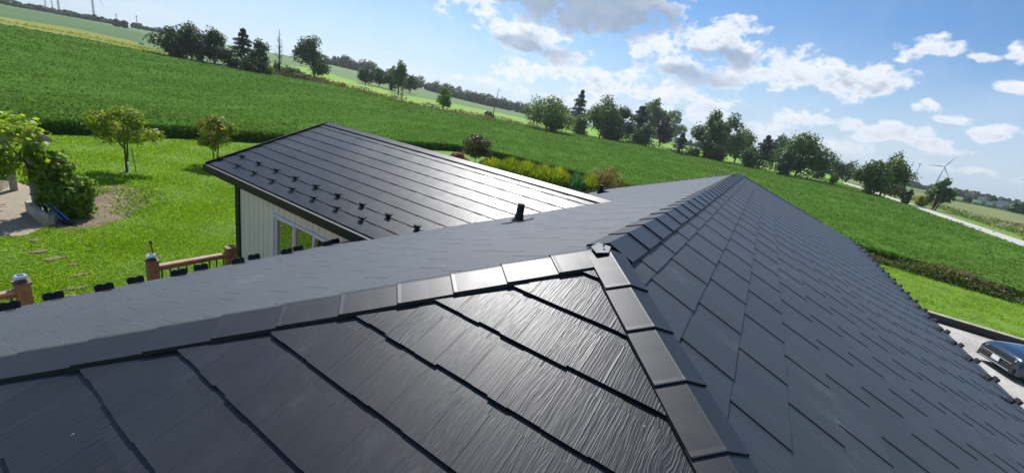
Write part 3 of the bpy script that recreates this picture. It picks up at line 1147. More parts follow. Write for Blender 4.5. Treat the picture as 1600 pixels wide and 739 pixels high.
# --- the wing
TW = .47
WX = (-12.54, -11.72)                     # far rake, at the eave and at the ridge
WEY, WEZ = 5.18, CAMZ - 2.855
WRY = 8.17
WRZ = WEZ + TW * (WRY - WEY)
cw = 1 / math.hypot(1, TW)
DW = (0, -cw, -TW * cw)
DWB = (0, cw, -TW * cw)


def left_x(z):
    return AX - (AZ_ - z) / T


v_a = Vector((left_x(WEZ), WEY, WEZ))       # valley ends on the main left slope
v_b = Vector((left_x(WRZ), WRY, WRZ))
vdir = (v_b - v_a)
wl = Vector((WX[1], WRY, WRZ))
rk = Vector((WX[1] - WX[0], WRY - WEY, 0))
slen = (WRY - WEY) / cw
wing = slope('wing_roof_slope', wl, (1, 0, 0), DW, -1, 10.5, slen, M['shingle'], .012, .005,
             [((0, WEY, 0), (0, -1, 0)), (v_a, (vdir.y, -vdir.x, 0)), (wl, (-rk.y, rk.x, 0)), (wl, (0, 1, 0))], exposure=slen / 10, seed=6, parent=house, jag=.002)
v_c = Vector((left_x(WEZ), 2 * WRY - WEY, WEZ))
vd2 = v_b - v_c
wingb = slope('wing_roof_slope', wl, (1, 0, 0), DWB, -1, 10.5, slen, M['shingle'], .010, .003,
              [((0, 2 * WRY - WEY, 0), (0, 1, 0)), (v_c, (-vd2.y, vd2.x, 0)) if vd2.y > 0 else (v_c, (abs(vd2.y), vd2.x, 0)), (wl, (-rk.y, -rk.x, 0)), (wl, (0, -1, 0))],
              exposure=.322, seed=7, parent=house, jag=.002)
for k in range(9):
    for dd, x0, kk in ((.285, -12.40, 8), (.61, -11.98, 9)):
        xx, yy = x0 + .826 * k, WEY + dd
        if k < kk and xx < left_x(WEZ + TW * dd) - .15:
            guard(wing, (xx, yy, WEZ + TW * dd + .016), DW, (0, -TW, 1), .74, rg.uniform(-.05, .05))
# ridge strip, rake trim, fascia, soffit
mb = MB()
n1 = Vector((0, -TW, 1)).normalized()
n2 = Vector((0, TW, 1)).normalized()
L0, L1 = wl + Vector((-.03, 0, .0)), v_b + Vector((.35, 0, 0))
mid = (L0 + L1) / 2
mb.box(mid + Vector(DW) * .085 + n1 * .028, (L1.x - L0.x, .17, .012), 0, (Vector((1, 0, 0)), Vector(DW), n1))
mb.box(mid + Vector(DWB) * .085 + n2 * .028, (L1.x - L0.x, .17, .012), 0, (Vector((1, 0, 0)), Vector(DWB), n2))
mb.build('wing_ridge_cap', M['cap'], house)
mb = MB()
wa = Vector((WX[0], WEY, WEZ))
mb.bar(wa + Vector((-.02, -.02, -.06)), wl + Vector((-.02, 0, -.055)), .05, .20)
wc = Vector((WX[0], 2 * WRY - WEY, WEZ))
mb.bar(wc + Vector((-.02, .02, -.06)), wl + Vector((-.02, 0, -.055)), .05, .20)
mb.build('rake_trim', M['fascia'], house)
mb = MB()
mb.box(((WX[0] + v_a.x) / 2 - .03, WEY - .035, WEZ - .115), (v_a.x - WX[0] + .10, .10, .20))
mb.box(((WX[0] + v_a.x) / 2, WEY + .20, WEZ - .205), (v_a.x - WX[0], .36, .02))
mb.build('wing_fascia', M['fascia'], house)
mb = MB()
mb.box((EL_X + .01, (RY2 - 3) / 2 + 3, AZ_ - T * (AX - EL_X) - .10), (.05, RY2 + 6, .16))
mb.box((EL_X + .30, (RY2 - 3) / 2 + 3, AZ_ - T * (AX - EL_X) - .17), (.55, RY2 + 6, .02))
mb.build('fascia', M['fascia'], house)
mb = MB()
mb.box((ER_X - .01, (RY2 - 3) / 2 + 2, AZ_ - T * (ER_X - AX) - .10), (.05, RY2 + 4, .16))
mb.build('fascia', M['fascia'], house)

# walls: cream ribbed siding
WALLY = 5.55


def ribbed(mb, x0, x1, z0, z1, y, step=.235):
    """vertical panels with narrow recessed joints, facing -Y"""
    x = x0
    while x < x1 - .01:
        xe = min(x + step, x1)
        mb.box(((x + xe) / 2, y + .02, (z0 + z1) / 2), (xe - x - .016, .04, z1 - z0))
        x = xe
    mb.box(((x0 + x1) / 2, y + .05, (z0 + z1) / 2), (x1 - x0, .05, z1 - z0))


WX0 = -11.68
DX0, DX1, DZ0, DZ1 = -10.03, -7.50, .38, 2.44
mb = MB()
ribbed(mb, WX0, DX0, .12, WEZ - .10, WALLY)
ribbed(mb, DX0, DX1, DZ1, WEZ - .10, WALLY)
ribbed(mb, DX1, EL_X + .3, .12, WEZ - .10, WALLY)
mb.box((WX0 + .05, 8.3, 1.5), (.06, 5.4, 2.8))
mb.box((-9.2, 11.0, 1.5), (5.0, .06, 2.8))
mb.add([(WX0 + .06, 5.6, WEZ - .12), (WX0 + .06, 11.0, WEZ - .12), (WX0 + .06, WRY, WRZ - .12)], [(0, 1, 2)])
mb.build('wing_wall', M['siding'], house)
mb = MB()
for (a, b) in (((EL_X + .45, EN_Y + .5), (EL_X + .45, 19.5)), ((ER_X - .45, EN_Y + .5), (ER_X - .45, 19.0)), ((EL_X + .45, EN_Y + .5), (ER_X - .45, EN_Y + .5)), ((EL_X + .45, 19.3), (ER_X - .45, 19.3))):
    mb.bar((*a, 1.25), (*b, 1.25), .1, 2.5)
mb.build('wall', M['siding'], house)
mb = MB()
mb.box((WX0 - .06, WALLY + .03, 1.48), (.17, .17, 2.75))
mb.build('corner_trim', M['fascia'], house)
# white flood lamp on the gable end
mb = MB()
mb.box((WX0 - .17, WALLY + .22, 2.55), (.06, .12, .16))
mb.tube([(WX0 - .19, WALLY + .20, 2.50), (WX0 - .27, WALLY + .10, 2.42)], [.05, .075], 10)
mb.tube([(WX0 - .16, WALLY + .20, 2.40), (WX0 - .16, WALLY + .20, 2.15)], [.035, .035], 8)
mb.build('flood_lamp', M['white'], house)
# sliding patio door
mb = MB()
fy = WALLY + .005
fw = .06
mb.box(((DX0 + DX1) / 2, fy, DZ1 - fw / 2), (DX1 - DX0, .10, fw))
mb.box((DX0 + fw / 2, fy, (DZ0 + DZ1) / 2 - fw / 2), (fw, .10, DZ1 - DZ0 - fw))
mb.box((DX1 - fw / 2, fy, (DZ0 + DZ1) / 2 - fw / 2), (fw, .10, DZ1 - DZ0 - fw))
mb.box(((DX0 + DX1) / 2, fy, DZ0 + .05), (DX1 - DX0 - 2 * fw, .10, .10))
door = mb.build('sliding_door', M['white'], house, bevel=.006)
mb = MB()
for (x0, x1, yy) in ((DX0 + fw, DX0 + .86, .03), (DX0 + .82, DX0 + 1.66, .06), (DX0 + 1.62, DX1 - fw, .03)):
    mb.box((x0 + .025, fy + yy, (DZ0 + DZ1) / 2), (.05, .035, DZ1 - DZ0 - .2))
    mb.box((x1 - .025, fy + yy, (DZ0 + DZ1) / 2), (.05, .035, DZ1 - DZ0 - .2))
    mb.box(((x0 + x1) / 2, fy + yy, DZ1 - fw - .035), (x1 - x0 - .10, .035, .07))
mb.build('sash', M['white'], door)
for (x0, x1, yy) in ((DX0 + fw, DX0 + .86, .045), (DX0 + .82, DX0 + 1.66, .075), (DX0 + 1.62, DX1 - fw, .045)):
    mb = MB()
    mb.box(((x0 + x1) / 2, fy + yy, (DZ0 + DZ1) / 2 - .02), (x1 - x0 - .09, .01, DZ1 - DZ0 - .28))
    mb.build('pane', M['glass'], door)

# ------------------------------------------------------------------ deck and railings
dk = thing('deck', (-8.3, 3.0, 0), 'brown board deck in the corner under the eave of the house', 'deck')
mb = MB()
x = -9.85
while x < EL_X + .3:
    mb.box((x + .07, 1.5, .42), (.134, 8.0, .035))
    x += .14
mb.build('board_floor', M['deck'], dk)
mb = MB()
mb.box((-9.86, 1.5, .28), (.04, 8.0, .24))
for yy in (-2, 0, 2, 4, 5.3):
    mb.box((-9.7, yy, .14), (.12, .12, .28))
mb.build('deck_frame', M['wood'], dk)
RH = CAMZ - 4.2


def railing(y0, y1, label, post0, post1, lamp0, lamp1):
    r = thing('deck_railing', (-9.78, (y0 + y1) / 2, .44), label, 'railing', 'brown deck railings')
    for yy, on in ((y0, post0), (y1, post1)):
        if not on:
            continue
        mb = MB()
        mb.box((-9.78, yy, (.44 + RH) / 2), (.17, .17, RH - .44))
        mb.box((-9.78, yy, RH + .012), (.215, .215, .026))
        pst = mb.build('post', M['wood'], r, bevel=.004)
    mb = MB()
    mb.box((-9.78, (y0 + y1) / 2, RH - .13), (.13, abs(y1 - y0) - .17, .04))
    mb.build('top_rail', M['woodtop'], r, bevel=.004)
    mb = MB()
    mb.box((-9.78, (y0 + y1) / 2, RH - .19), (.045, abs(y1 - y0) - .17, .08))
    mb.build('sub_rail', M['wood'], r)
    mb = MB()
    mb.box((-9.78, (y0 + y1) / 2, .54), (.045, abs(y1 - y0) - .17, .08))
    mb.build('bottom_rail', M['wood'], r)
    n = int(abs(y1 - y0) / .14)
    for k in range(1, n):
        yy = y0 + (y1 - y0) * k / n
        mb = MB()
        mb.tube([(-9.78, yy, .5), (-9.78, yy, RH - .16)], [.015, .015], 8)
        mb.build('baluster', M['black'], r)
    return r


railing(2.98, 4.42, 'short brown railing with thin black balusters beside the cream wing', True, True, True, False)
railing(-1.9, 1.25, 'brown railing cut off by the left edge with a lantern on its end post', True, True, False, True)


def lantern(y, label):
    t = thing('post_lantern', (-9.78, y, RH + .026), label, 'solar light', 'solar lanterns on the deck posts')
    z = RH + .026
    mb = MB()
    mb.box((-9.78, y, z + .012), (.13, .13, .024))
    mb.box((-9.78, y, z + .05), (.085, .085, .055))
    mb.build('lamp_body', M['panel'], t, bevel=.004)
    mb = MB()
    mb.add([(-9.78 + sx * .085, y + sy * .085, z + .078) for sx, sy in ((-1, -1), (1, -1), (1, 1), (-1, 1))] +
           [(-9.78 + sx * .06, y + sy * .06, z + .115) for sx, sy in ((-1, -1), (1, -1), (1, 1), (-1, 1))],
           [(3, 2, 1, 0), (4, 5, 6, 7), (0, 1, 5, 4), (1, 2, 6, 5), (2, 3, 7, 6), (3, 0, 4, 7)])
    mb.build('lid', M['solar'], t)
    mb = MB()
    mb.box((-9.78, y, z + .118), (.07, .07, .006))
    mb.build('solar_panel', M['panel'], t)


lantern(2.98, 'silver lidded solar lantern on the post with a stick leaning behind it')
lantern(1.25, 'silver lidded solar lantern on the railing post nearest the left edge')
mb = MB()
a = Vector((-9.98, 3.04, RH + .36))
b = Vector((-9.96, 3.24, .0))
mb.tube([a, (a * .97 + b * .03)], [.022, .022], 8)
mb.tube([(a * .97 + b * .03), b], [.016, .018], 8, 1)
st = mb.build('wooden_stick', [M['black'], plain('red_brown_handle', (0.22, .07, .035), .5)], origin=(a + b) / 2)
tag(st, 'thin red-brown stick leaning upright against the deck railing post', 'stick')


# ------------------------------------------------------------------ plants
def crown_leaves(clusters, n, size, rng, updir=.35, inner=.5):
    C = np.array([c[:3] for c in clusters], float)
    Rr = np.array([c[3:6] for c in clusters], float)
    w = Rr.prod(1) ** (2 / 3)
    idx = rng.choice(len(C), n, p=w / w.sum())
    d = rng.normal(size=(n, 3))
    d /= np.linalg.norm(d, axis=1, keepdims=True)
    rad = inner + (1 - inner) * rng.random(n) ** .6
    rad *= 1 + .18 * rng.normal(size=n)
    p = C[idx] + d * Rr[idx] * rad[:, None]
    nr = d + rng.normal(size=(n, 3)) * .6 + np.array([0, 0, updir])
    return leaf_quads(p, nr, size * rng.uniform(.6, 1.4, n), rng, .75)


def make_tree(name, loc, h, w, label, cat, leaf, n, size, kind='round', seed=0, group=None, bark='bark', trunk_frac=.2, lean=0.0, stems=1):
    rng = np.random.default_rng(seed + 17)
    rnd = random.Random(seed + 17)
    t = thing(name, tuple(loc), label, cat, group)
    L = Vector(loc)
    cl = []
    hb = h * trunk_frac * (.4 if cat == 'tree' and h > 4 else 1)
    tr = MB()
    if kind in ('round', 'tall', 'airy', 'broad'):
        k = {'round': 15, 'tall': 13, 'airy': 12, 'broad': 18}[kind]
        hc, rz, rx = (h + hb) / 2, (h - hb) / 2, w / 2
        for q in range(k):
            while True:
                d = rng.uniform(-1, 1, 3)
                if .25 < np.linalg.norm(d) < 1:
                    break
            d *= .74
            taper = 1 - .35 * max(0, d[2]) if kind != 'tall' else 1 - .25 * abs(d[2])
            cr = rnd.uniform(.30, .50) * (.8 if kind == 'airy' else 1)
            cl.append((d[0] * rx * taper, d[1] * rx * taper, hc + d[2] * rz, rx * cr, rx * cr, min(rz, rx) * cr * .9))
        # a few that pin the outline
        cl.append((0, 0, h - rz * .3, rx * .34, rx * .34, rz * .3))
        cl.append((rx * .62, 0, hc - rz * .2, rx * .36, rx * .36, rz * .3))
        cl.append((-rx * .62, 0, hc - rz * .1, rx * .36, rx * .36, rz * .3))
        r0 = max(.03, h * (.022 if h > 4 else .013))
        for s in range(stems):
            bx, by = (rnd.uniform(-.06, .06) * w * (stems > 1), rnd.uniform(-.06, .06) * w * (stems > 1))
            tx, ty = bx * 4, by * 4
            tr.tube([(bx, by, -.1), (bx * 1.2, by * 1.2, hb * .6), ((bx + tx) / 2, (by + ty) / 2, hb + (h - hb) * .35), (tx, ty, hb + (h - hb) * .75)],
                    [r0 * 1.25, r0, r0 * .7, r0 * .25], 8)
        for c in cl[:9]:
            z0 = hb * .8 + rnd.random() * (h - hb) * .3
            if c[2] > z0:
                mx_ = (c[0] * .45, c[1] * .45, z0 + (c[2] - z0) * .6)
                tr.tube([(0, 0, z0), mx_, c[:3]], [r0 * .5, r0 * .35, r0 * .12], 6)
        v, q = crown_leaves(cl, n, size, rng)
    elif kind == 'spruce':
        r0 = h * .016
        tr.tube([(0, 0, -.1), (0, 0, h * .5), (0, 0, h * .97)], [r0 * 1.3, r0, r0 * .2], 7)
        zz = rng.random(n) ** .75
        lay = np.floor(zz * 11) / 11 + .02
        zf = hb / h + (1 - hb / h) * np.clip(lay + rng.normal(size=n) * .018, 0, 1)
        bumps = 1 + .22 * np.sin(np.floor(zz * 11) * 2.4 + 1) + .0
        a = rng.uniform(0, 2 * np.pi, n)
        spoke = 1 + .18 * np.sin(a * 5 + np.floor(zz * 11) * 1.7)
        rad = (1 - lay) ** .85 * w / 2 * bumps * spoke * rng.random(n) ** .45
        p = np.stack([np.cos(a) * rad, np.sin(a) * rad, zf * h - rad * .28], 1)
        nr = np.stack([np.cos(a), np.sin(a), .6 + 0 * a], 1) + rng.normal(size=(n, 3)) * .5
        v, q = leaf_quads(p, nr, size * rng.uniform(.6, 1.3, n), rng, .5)
    elif kind == 'bush':
        k = 9
        rx = w / 2
        for q in range(k):
            d = rng.normal(size=3)
            d /= np.linalg.norm(d)
            cl.append((d[0] * rx * .55, d[1] * rx * .55, h * (.42 + .28 * d[2]), rx * .45, rx * .45, h * .28))
        for q in range(6):
            c = cl[q]
            tr.tube([(c[0] * .1, c[1] * .1, -.05), (c[0] * .6, c[1] * .6, c[2] * .6), c[:3]], [h * .018, h * .012, h * .005], 5)
        v, q = crown_leaves(cl, n, size, rng, inner=.25)
        v[:, 2] = np.maximum(v[:, 2], .01)
    elif kind == 'blades':
        a = rng.uniform(0, 2 * np.pi, n)
        r = w / 2 * np.sqrt(rng.random(n))
        hh = h * (1 - .45 * (r / (w / 2)) ** 2) * rng.uniform(.65, 1.05, n)
        out_ = np.stack([np.cos(a), np.sin(a), 0 * a], 1)
        b = out_ * r[:, None] * .75
        tip = out_ * (r * 1.25)[:, None] + rng.normal(size=(n, 3)) * .05 * h
        tip[:, 2] = hh
        s = np.stack([-np.sin(a), np.cos(a), 0 * a], 1) * (size * .5)
        mid_ = (b * .45 + tip * .55)
        v = np.stack([b, mid_ + s, tip, mid_ - s], 1).reshape(-1, 3)
        q = np.arange(4 * n).reshape(-1, 4)
    elif kind == 'bare':
        r0 = h * .012
        for s in range(stems):
            bx = rnd.uniform(-.12, .12) * w
            tr.tube([(bx, 0, -.1), (bx * 2, rnd.uniform(-.1, .1) * w, h * .5), (bx * 3.0, 0, h * rnd.uniform(.85, 1))], [r0 * 1.3, r0 * .8, r0 * .15], 6)
            for q in range(13):
                z0 = h * rnd.uniform(.25, .85)
                a = rnd.uniform(0, 6.28)
                ln = w * rnd.uniform(.2, .5) * (1.15 - z0 / h)
                x0 = bx * (1 + 2 * z0 / h)
                e = (x0 + math.cos(a) * ln, math.sin(a) * ln, z0 + ln * rnd.uniform(.6, 1.3))
                tr.tube([(x0, 0, z0), e], [r0 * .45, r0 * .12], 5)
                for _ in range(3):
                    f = rnd.uniform(.4, .9)
                    st_ = tuple(np.array((x0, 0, z0)) * (1 - f) + np.array(e) * f)
                    tr.tube([st_, (st_[0] + rnd.uniform(-.3, .3) * ln, st_[1] + rnd.uniform(-.3, .3) * ln, st_[2] + ln * .4)], [r0 * .2, r0 * .08], 4)
        v = None
    if tr.v:
        if lean:
            tr.v = [(x + z * lean, y, z) for x, y, z in tr.v]
        tr.v = [tuple(Vector(p) + L) for p in tr.v]
        tr.build('trunk' if kind != 'bush' else 'stem', M[bark], t, smooth=True)
    if v is not None:
        if lean:
            v[:, 0] += v[:, 2] * lean
        mesh_np('crown' if kind not in ('blades', 'bush') else 'foliage', v, q, M[leaf], t)
    return t


def tree(name, px, base, top, wpx, label, leaf, kind='round', cat='tree', size=None, n=None, seed=None, group=None, dist=None, **kw):
    g_, h, w = place(px, base, top, wpx, dist)
    w *= {'spruce': 1.75, 'round': 1.32, 'tall': 1.3, 'broad': 1.22, 'airy': 1.2}.get(kind, 1.0)
    h *= 1.03
    D = math.hypot(g_[0], g_[1])
    size = size or max(.10, D * .0040)
    n = n or int(np.clip(w * h * 11 / (size * size), 900, 9000))
    return make_tree(name, g_, h, w, label, cat, leaf, n, size, kind, seed if seed is not None else int(px), group, **kw)


GB = 'trees beyond the soybean field'
# far left grove
tree('deciduous_tree', 268, 92, 42, 52, 'dark leafy tree at the left end of the far left grove', 'leaf_dark', 'round', group=GB, trunk_frac=.08)
tree('deciduous_tree', 300, 97, 36, 56, 'tallest broad dark tree in the middle of the far left grove', 'leaf_dark', 'round', group=GB, trunk_frac=.08)
tree('deciduous_tree', 335, 104, 44, 46, 'dark rounded tree just left of the spruce in the far left grove', 'leaf_dark', 'round', group=GB, trunk_frac=.08)
tree('spruce_tree', 381, 112, 45, 46, 'dark spiky spruce rising in the far left grove', 'leaf_spruce', 'spruce', group=GB, trunk_frac=.03)
tree('deciduous_tree', 405, 117, 62, 34, 'dark ragged tree between the tall spruce and the bare tree', 'leaf_dark', 'tall', group=GB, trunk_frac=.03)
tree('deciduous_tree', 360, 108, 75, 34, 'low olive thicket tree filling the gap beside the tall spruce', 'leaf_brush', 'bush', group=GB)
tree('bare_tree', 437, 118, 46, 26, 'leafless grey tree with several thin stems beside the big lone oak', 'leaf_dry', 'bare', stems=3, bark='palebark')
tree('shrub', 412, 119, 86, 42, 'round grey-green shrub in front of the leafless grey tree', 'leaf_light', 'bush', 'shrub', group=GB)
tree('shrub', 440, 120, 92, 32, 'dark shrub at the foot of the leafless grey tree', 'leaf_dark', 'bush', 'shrub', group=GB)
tree('deciduous_tree', 490, 121, 57, 50, 'lone tall dark oak right of the leafless grey tree', 'leaf_dark', 'tall', group=GB, trunk_frac=.12)
tree('shrub', 536, 139, 130, 10, 'small dark round bush alone at the far field edge', 'leaf_dark', 'bush', 'shrub')
tree('shrub', 470, 128, 116, 56, 'low rusty brown brush below the lone tall oak', 'leaf_brush', 'bush', 'shrub')
# middle grove in the hay field
for n_, (px, b, tp, w, lb) in enumerate([(571, 133, 104, 24, 'leftmost dark tree of the small wood beyond the hay field'),
                                         (592, 136, 108, 26, 'dark tree second from the left in the small wood beyond the hay field'),
                                         (610, 141, 112, 24, 'dark tree left of the tall slim tree in the small wood'),
                                         (640, 146, 120, 20, 'dark tree at the right end of the small wood beyond the hay field')]):
    tree('deciduous_tree', px, b, tp, w, lb, 'leaf_dark', 'round', group=GB, trunk_frac=.04)
tree('deciduous_tree', 622, 147, 96, 24, 'tall slim tree standing above the small wood', 'leaf_mid', 'tall', group=GB, trunk_frac=.1)
tree('bare_tree', 626, 161, 122, 16, 'thin half-bare tree at the edge of the bright hay field', 'leaf_dry', 'bare', stems=2, bark='palebark')
tree('deciduous_tree', 691, 174, 138, 23, 'small bushy willow on the edge of the bright hay field', 'leaf_light', 'tall', group=GB, trunk_frac=.03)
tree('dead_tree', 769, 184, 130, 14, 'tall dead snag with bare branches over a dark bush', 'leaf_dry', 'bare', stems=1, lean=.03)
tree('shrub', 764, 185, 174, 18, 'dark low bush at the foot of the dead snag', 'leaf_dark', 'bush', 'shrub')
# trees in the middle
tree('deciduous_tree', 857, 208, 152, 74, 'broad light green many-stemmed tree left of the tall spruce', 'leaf_light', 'broad', group=GB, trunk_frac=.05, stems=4)
tree('spruce_tree', 897, 206, 141, 28, 'tall narrow spruce right of the broad light green tree', 'leaf_spruce', 'spruce', group=GB, trunk_frac=.05)
tree('deciduous_tree', 936, 217, 150, 52, 'large dark maple with a visible trunk right of the tall spruce', 'leaf_mid', 'round', group=GB, trunk_frac=.2)
tree('dark_tree', 965, 222, 170, 40, 'dense very dark tree right of the large dark maple', 'leaf_dark', 'tall', group=GB, trunk_frac=.02)
tree('spruce_tree', 990, 225, 166, 54, 'dense dark spruce left of the purple tree', 'leaf_spruce', 'spruce', group=GB, trunk_frac=.02)
tree('deciduous_tree', 1010, 224, 156, 34, 'slim light-topped tree rising behind the dense dark trees', 'leaf_mid', 'tall', group=GB, trunk_frac=.15)
tree('purple_tree', 1029, 230, 182, 28, 'purple-leaved plum tree among the green trees', 'leaf_purple', 'tall', group=GB, trunk_frac=.08)
tree('deciduous_tree', 1044, 224, 173, 40, 'airy light green tree behind the purple tree', 'leaf_light', 'airy', group=GB, trunk_frac=.2)
tree('spruce_tree', 1058, 243, 208, 24, 'small dark spruce right of the purple tree', 'leaf_spruce', 'spruce', group=GB, trunk_frac=.04)
tree('deciduous_tree', 1098, 249, 173, 46, 'tall dark tree, left one of the pair right of the small spruce', 'leaf_mid', 'tall', group=GB, trunk_frac=.14)
tree('deciduous_tree', 1126, 251, 178, 42, 'tall dark tree, right one of the pair right of the small spruce', 'leaf_mid', 'tall', group=GB, trunk_frac=.14)
tree('deciduous_tree', 1147, 254, 202, 40, 'lower rounded tree right of the tall pair', 'leaf_mid', 'round', group=GB, trunk_frac=.14)
tree('spruce_tree', 1183, 266, 212, 38, 'grey-green spruce between the low round tree and the big round tree', 'leaf_spruce', 'spruce', group=GB, trunk_frac=.05)
tree('deciduous_tree', 1205, 262, 212, 36, 'dark tree half hidden behind the left of the big round tree', 'leaf_dark', 'round', group=GB, trunk_frac=.1)
for px, b, tp, w, lb, lf in ((905, 213, 176, 34, 'rounded undergrowth between the tall spruce and the large dark maple', 'leaf_mid'), (955, 222, 184, 40, 'dark undergrowth right of the large dark maple', 'leaf_dark'),
                        (1000, 229, 190, 44, 'dark undergrowth at the feet of the dense spruce and purple tree', 'leaf_dark'), (1078, 246, 222, 30, 'low dark shrub right of the small spruce', 'leaf_dark'),
                        (1165, 264, 226, 36, 'dark rounded undergrowth right of the low rounded tree', 'leaf_mid'), (1216, 276, 232, 40, 'dark undergrowth left of the big round tree', 'leaf_dark'),
                        (1275, 280, 250, 30, 'low dark growth at the right foot of the big round tree', 'leaf_mid'), (1112, 252, 214, 50, 'mid-green undergrowth between the tall pair of trees', 'leaf_mid')):
    tree('thicket', px, b, tp, w, lb, lf, 'bush', 'thicket', group='undergrowth below the middle trees')
for px, b, tp, w, lb, lf in ((284, 95, 56, 44, 'dark growth filling the left of the far left grove', 'leaf_dark'), (320, 102, 62, 40, 'dark growth filling the middle of the far left grove', 'leaf_dark'),
                             (395, 117, 84, 44, 'dark growth at the feet of the tall spruce in the far left grove', 'leaf_dark'), (458, 124, 104, 36, 'dark bushes between the bare tree and the lone oak', 'leaf_mid')):
    tree('thicket', px, b, tp, w, lb, lf, 'bush', 'thicket', group='undergrowth of the far left grove')
tree('deciduous_tree', 1241, 279, 209, 78, 'big round dark green tree just left of the country road', 'leaf_mid', 'broad', group=GB, trunk_frac=.08)
# right side, by the road
tree('deciduous_tree', 1300, 279, 250, 32, 'hazy tree on the far side of the road, left of two', 'leaf_dark', 'round', group='trees along the road', trunk_frac=.05, dist=300)
tree('deciduous_tree', 1322, 283, 250, 36, 'hazy tree on the far side of the road, right of two', 'leaf_dark', 'round', group='trees along the road', trunk_frac=.05, dist=300)
tree('deciduous_tree', 1350, 306, 252, 50, 'smaller left tree of the leaning pair at the edge of the road', 'leaf_mid', 'round', group='trees along the road', trunk_frac=.16)
tree('deciduous_tree', 1373, 309, 240, 56, 'larger right tree of the leaning pair at the edge of the road', 'leaf_mid', 'round', group='trees along the road', trunk_frac=.10)
tree('shrub', 1302, 291, 269, 20, 'light green sapling beside the bend of the road', 'leaf_light', 'bush', 'shrub', group='roadside shrubs')
tree('deciduous_tree', 1458, 328, 279, 40, 'ragged dark green tree on the right verge of the road', 'leaf_mid', 'airy', group='trees along the road', trunk_frac=.06, stems=3)
tree('shrub', 1414, 319, 296, 18, 'narrow dark conifer-like shrub on the right verge of the road', 'leaf_dark', 'bush', 'shrub', group='roadside shrubs')
tree('shrub', 1438, 322, 302, 26, 'yellow-green shrub beside the ragged dark roadside tree', 'leaf_gold', 'bush', 'shrub', group='roadside shrubs', )
tree('shrub', 1398, 309, 290, 34, 'low olive shrub behind the leaning pair of trees', 'leaf_brush', 'bush', 'shrub', group='roadside shrubs')
tree('deciduous_tree', 1547, 318, 304, 17, 'round dark tree beside the long white barn', 'leaf_dark', 'round', dist=520, trunk_frac=.05)
tree('shrub', 1511, 313, 303, 15, 'brownish bush in the far pasture left of the barn', 'leaf_maroon', 'bush', 'shrub', dist=430)
tree('shrub', 1590, 327, 312, 34, 'wide dark green thicket right of the barn at the picture edge', 'leaf_dark', 'bush', 'shrub', dist=430)
tree('deciduous_tree', 182, 44, 33, 12, 'small round tree on the far left horizon, left of two', 'leaf_haze', 'round', dist=560, group='two small trees on the left horizon', trunk_frac=.06)
tree('deciduous_tree', 195, 47, 36, 11, 'small round tree on the far left horizon, right of two', 'leaf_haze', 'round', dist=560, group='two small trees on the left horizon', trunk_frac=.06)

# young fruit trees on the lawn
t1 = tree('fruit_tree', 198, 269, 168, 108, 'young fruit tree with yellow-green crown and white trunk guard on the lawn', 'leaf_fruit', 'airy', 'tree', size=.115, n=4200, trunk_frac=.34, stems=2)
mb = MB()
p = Vector(t1.location)
mb.tube([p + Vector((.02, .03, 0)), p + Vector((.03, .03, .45))], [.075, .07], 10)
mb.build('trunk_guard', M['wrap'], t1)
mb = MB()
mb.tube([p + Vector((.2, .28, 0)), p + Vector((.17, .22, 1.1))], [.025, .025], 6)
mb.build('stake', M['greywood'], t1)
tree('fruit_tree', 337, 259, 181, 72, 'young fruit tree with reddish tips behind the corner of the wing roof', 'leaf_fruit2', 'airy', 'tree', size=.115, n=3400, trunk_frac=.28, stems=2)

# flower border beyond the wing
tree('shrub', 718, 256, 236, 34, 'low rusty red shrub at the left end of the flower border', 'leaf_red', 'bush', 'shrub', size=.16, n=1800)
tree('shrub', 741, 262, 212, 44, 'round maroon-green shrub on a short stem in the flower border', 'leaf_maroon', 'round', 'shrub', size=.2, n=2200, trunk_frac=.25)
rb = random.Random(4)
for k, (px, b, h_, lb) in enumerate([(768, 271, 26, 'low goldenrod clump at the left end of the border'), (795, 277, 32, 'goldenrod clump with dark green base, second in the border'),
                                     (820, 284, 34, 'tall goldenrod clump left of the brightest yellow one'), (845, 291, 36, 'brightest yellow goldenrod clump in the border'),
                                     (868, 296, 36, 'yellow goldenrod clump right of the brightest one'), (920, 304, 34, 'thin goldenrod clump left of the big rusty bush')]):
    tree('goldenrod_clump', px, b, b - h_, 42, lb, 'leaf_gold', 'blades', 'flowers', size=.13, n=1500, group='goldenrod clumps in the border')
tree('iris_clump', 895, 303, 268, 30, 'blue-green clump of upright blades near the big rusty bush', 'leaf_blue', 'blades', 'plant', size=.12, n=700)
tree('shrub', 944, 308, 249, 74, 'big rusty green bush above the far eave snow guards', 'leaf_rust', 'bush', 'shrub', size=.16, n=4200)


# loose weed strips (uncountable)
def weeds(name, pts, width, h, leaf, label, n, size, seed=0, cat='weeds'):
    rng = np.random.default_rng(seed)
    P = np.array(pts, float)
    d = np.concatenate([[0], np.cumsum(np.hypot(*(P[1:] - P[:-1]).T))])
    t = rng.random(n) * d[-1]
    x = np.interp(t, d, P[:, 0]) + rng.normal(size=n) * width * .35
    y = np.interp(t, d, P[:, 1]) + rng.normal(size=n) * width * .35
    lump = .6 + .5 * np.sin(t * .8 + seed) * np.sin(t * .23) + .25 * rng.random(n)
    z = hgt(x, y) + h * np.clip(lump, .15, 1.2) * rng.random(n)
    v, q = leaf_quads(np.stack([x, y, z], 1), rng.normal(size=(n, 3)) + np.array([0, 0, .4]), size * rng.uniform(.6, 1.4, n), rng, .5)
    o = mesh_np(name, v, q, M[leaf])
    tag(o, label, cat, kind='stuff')


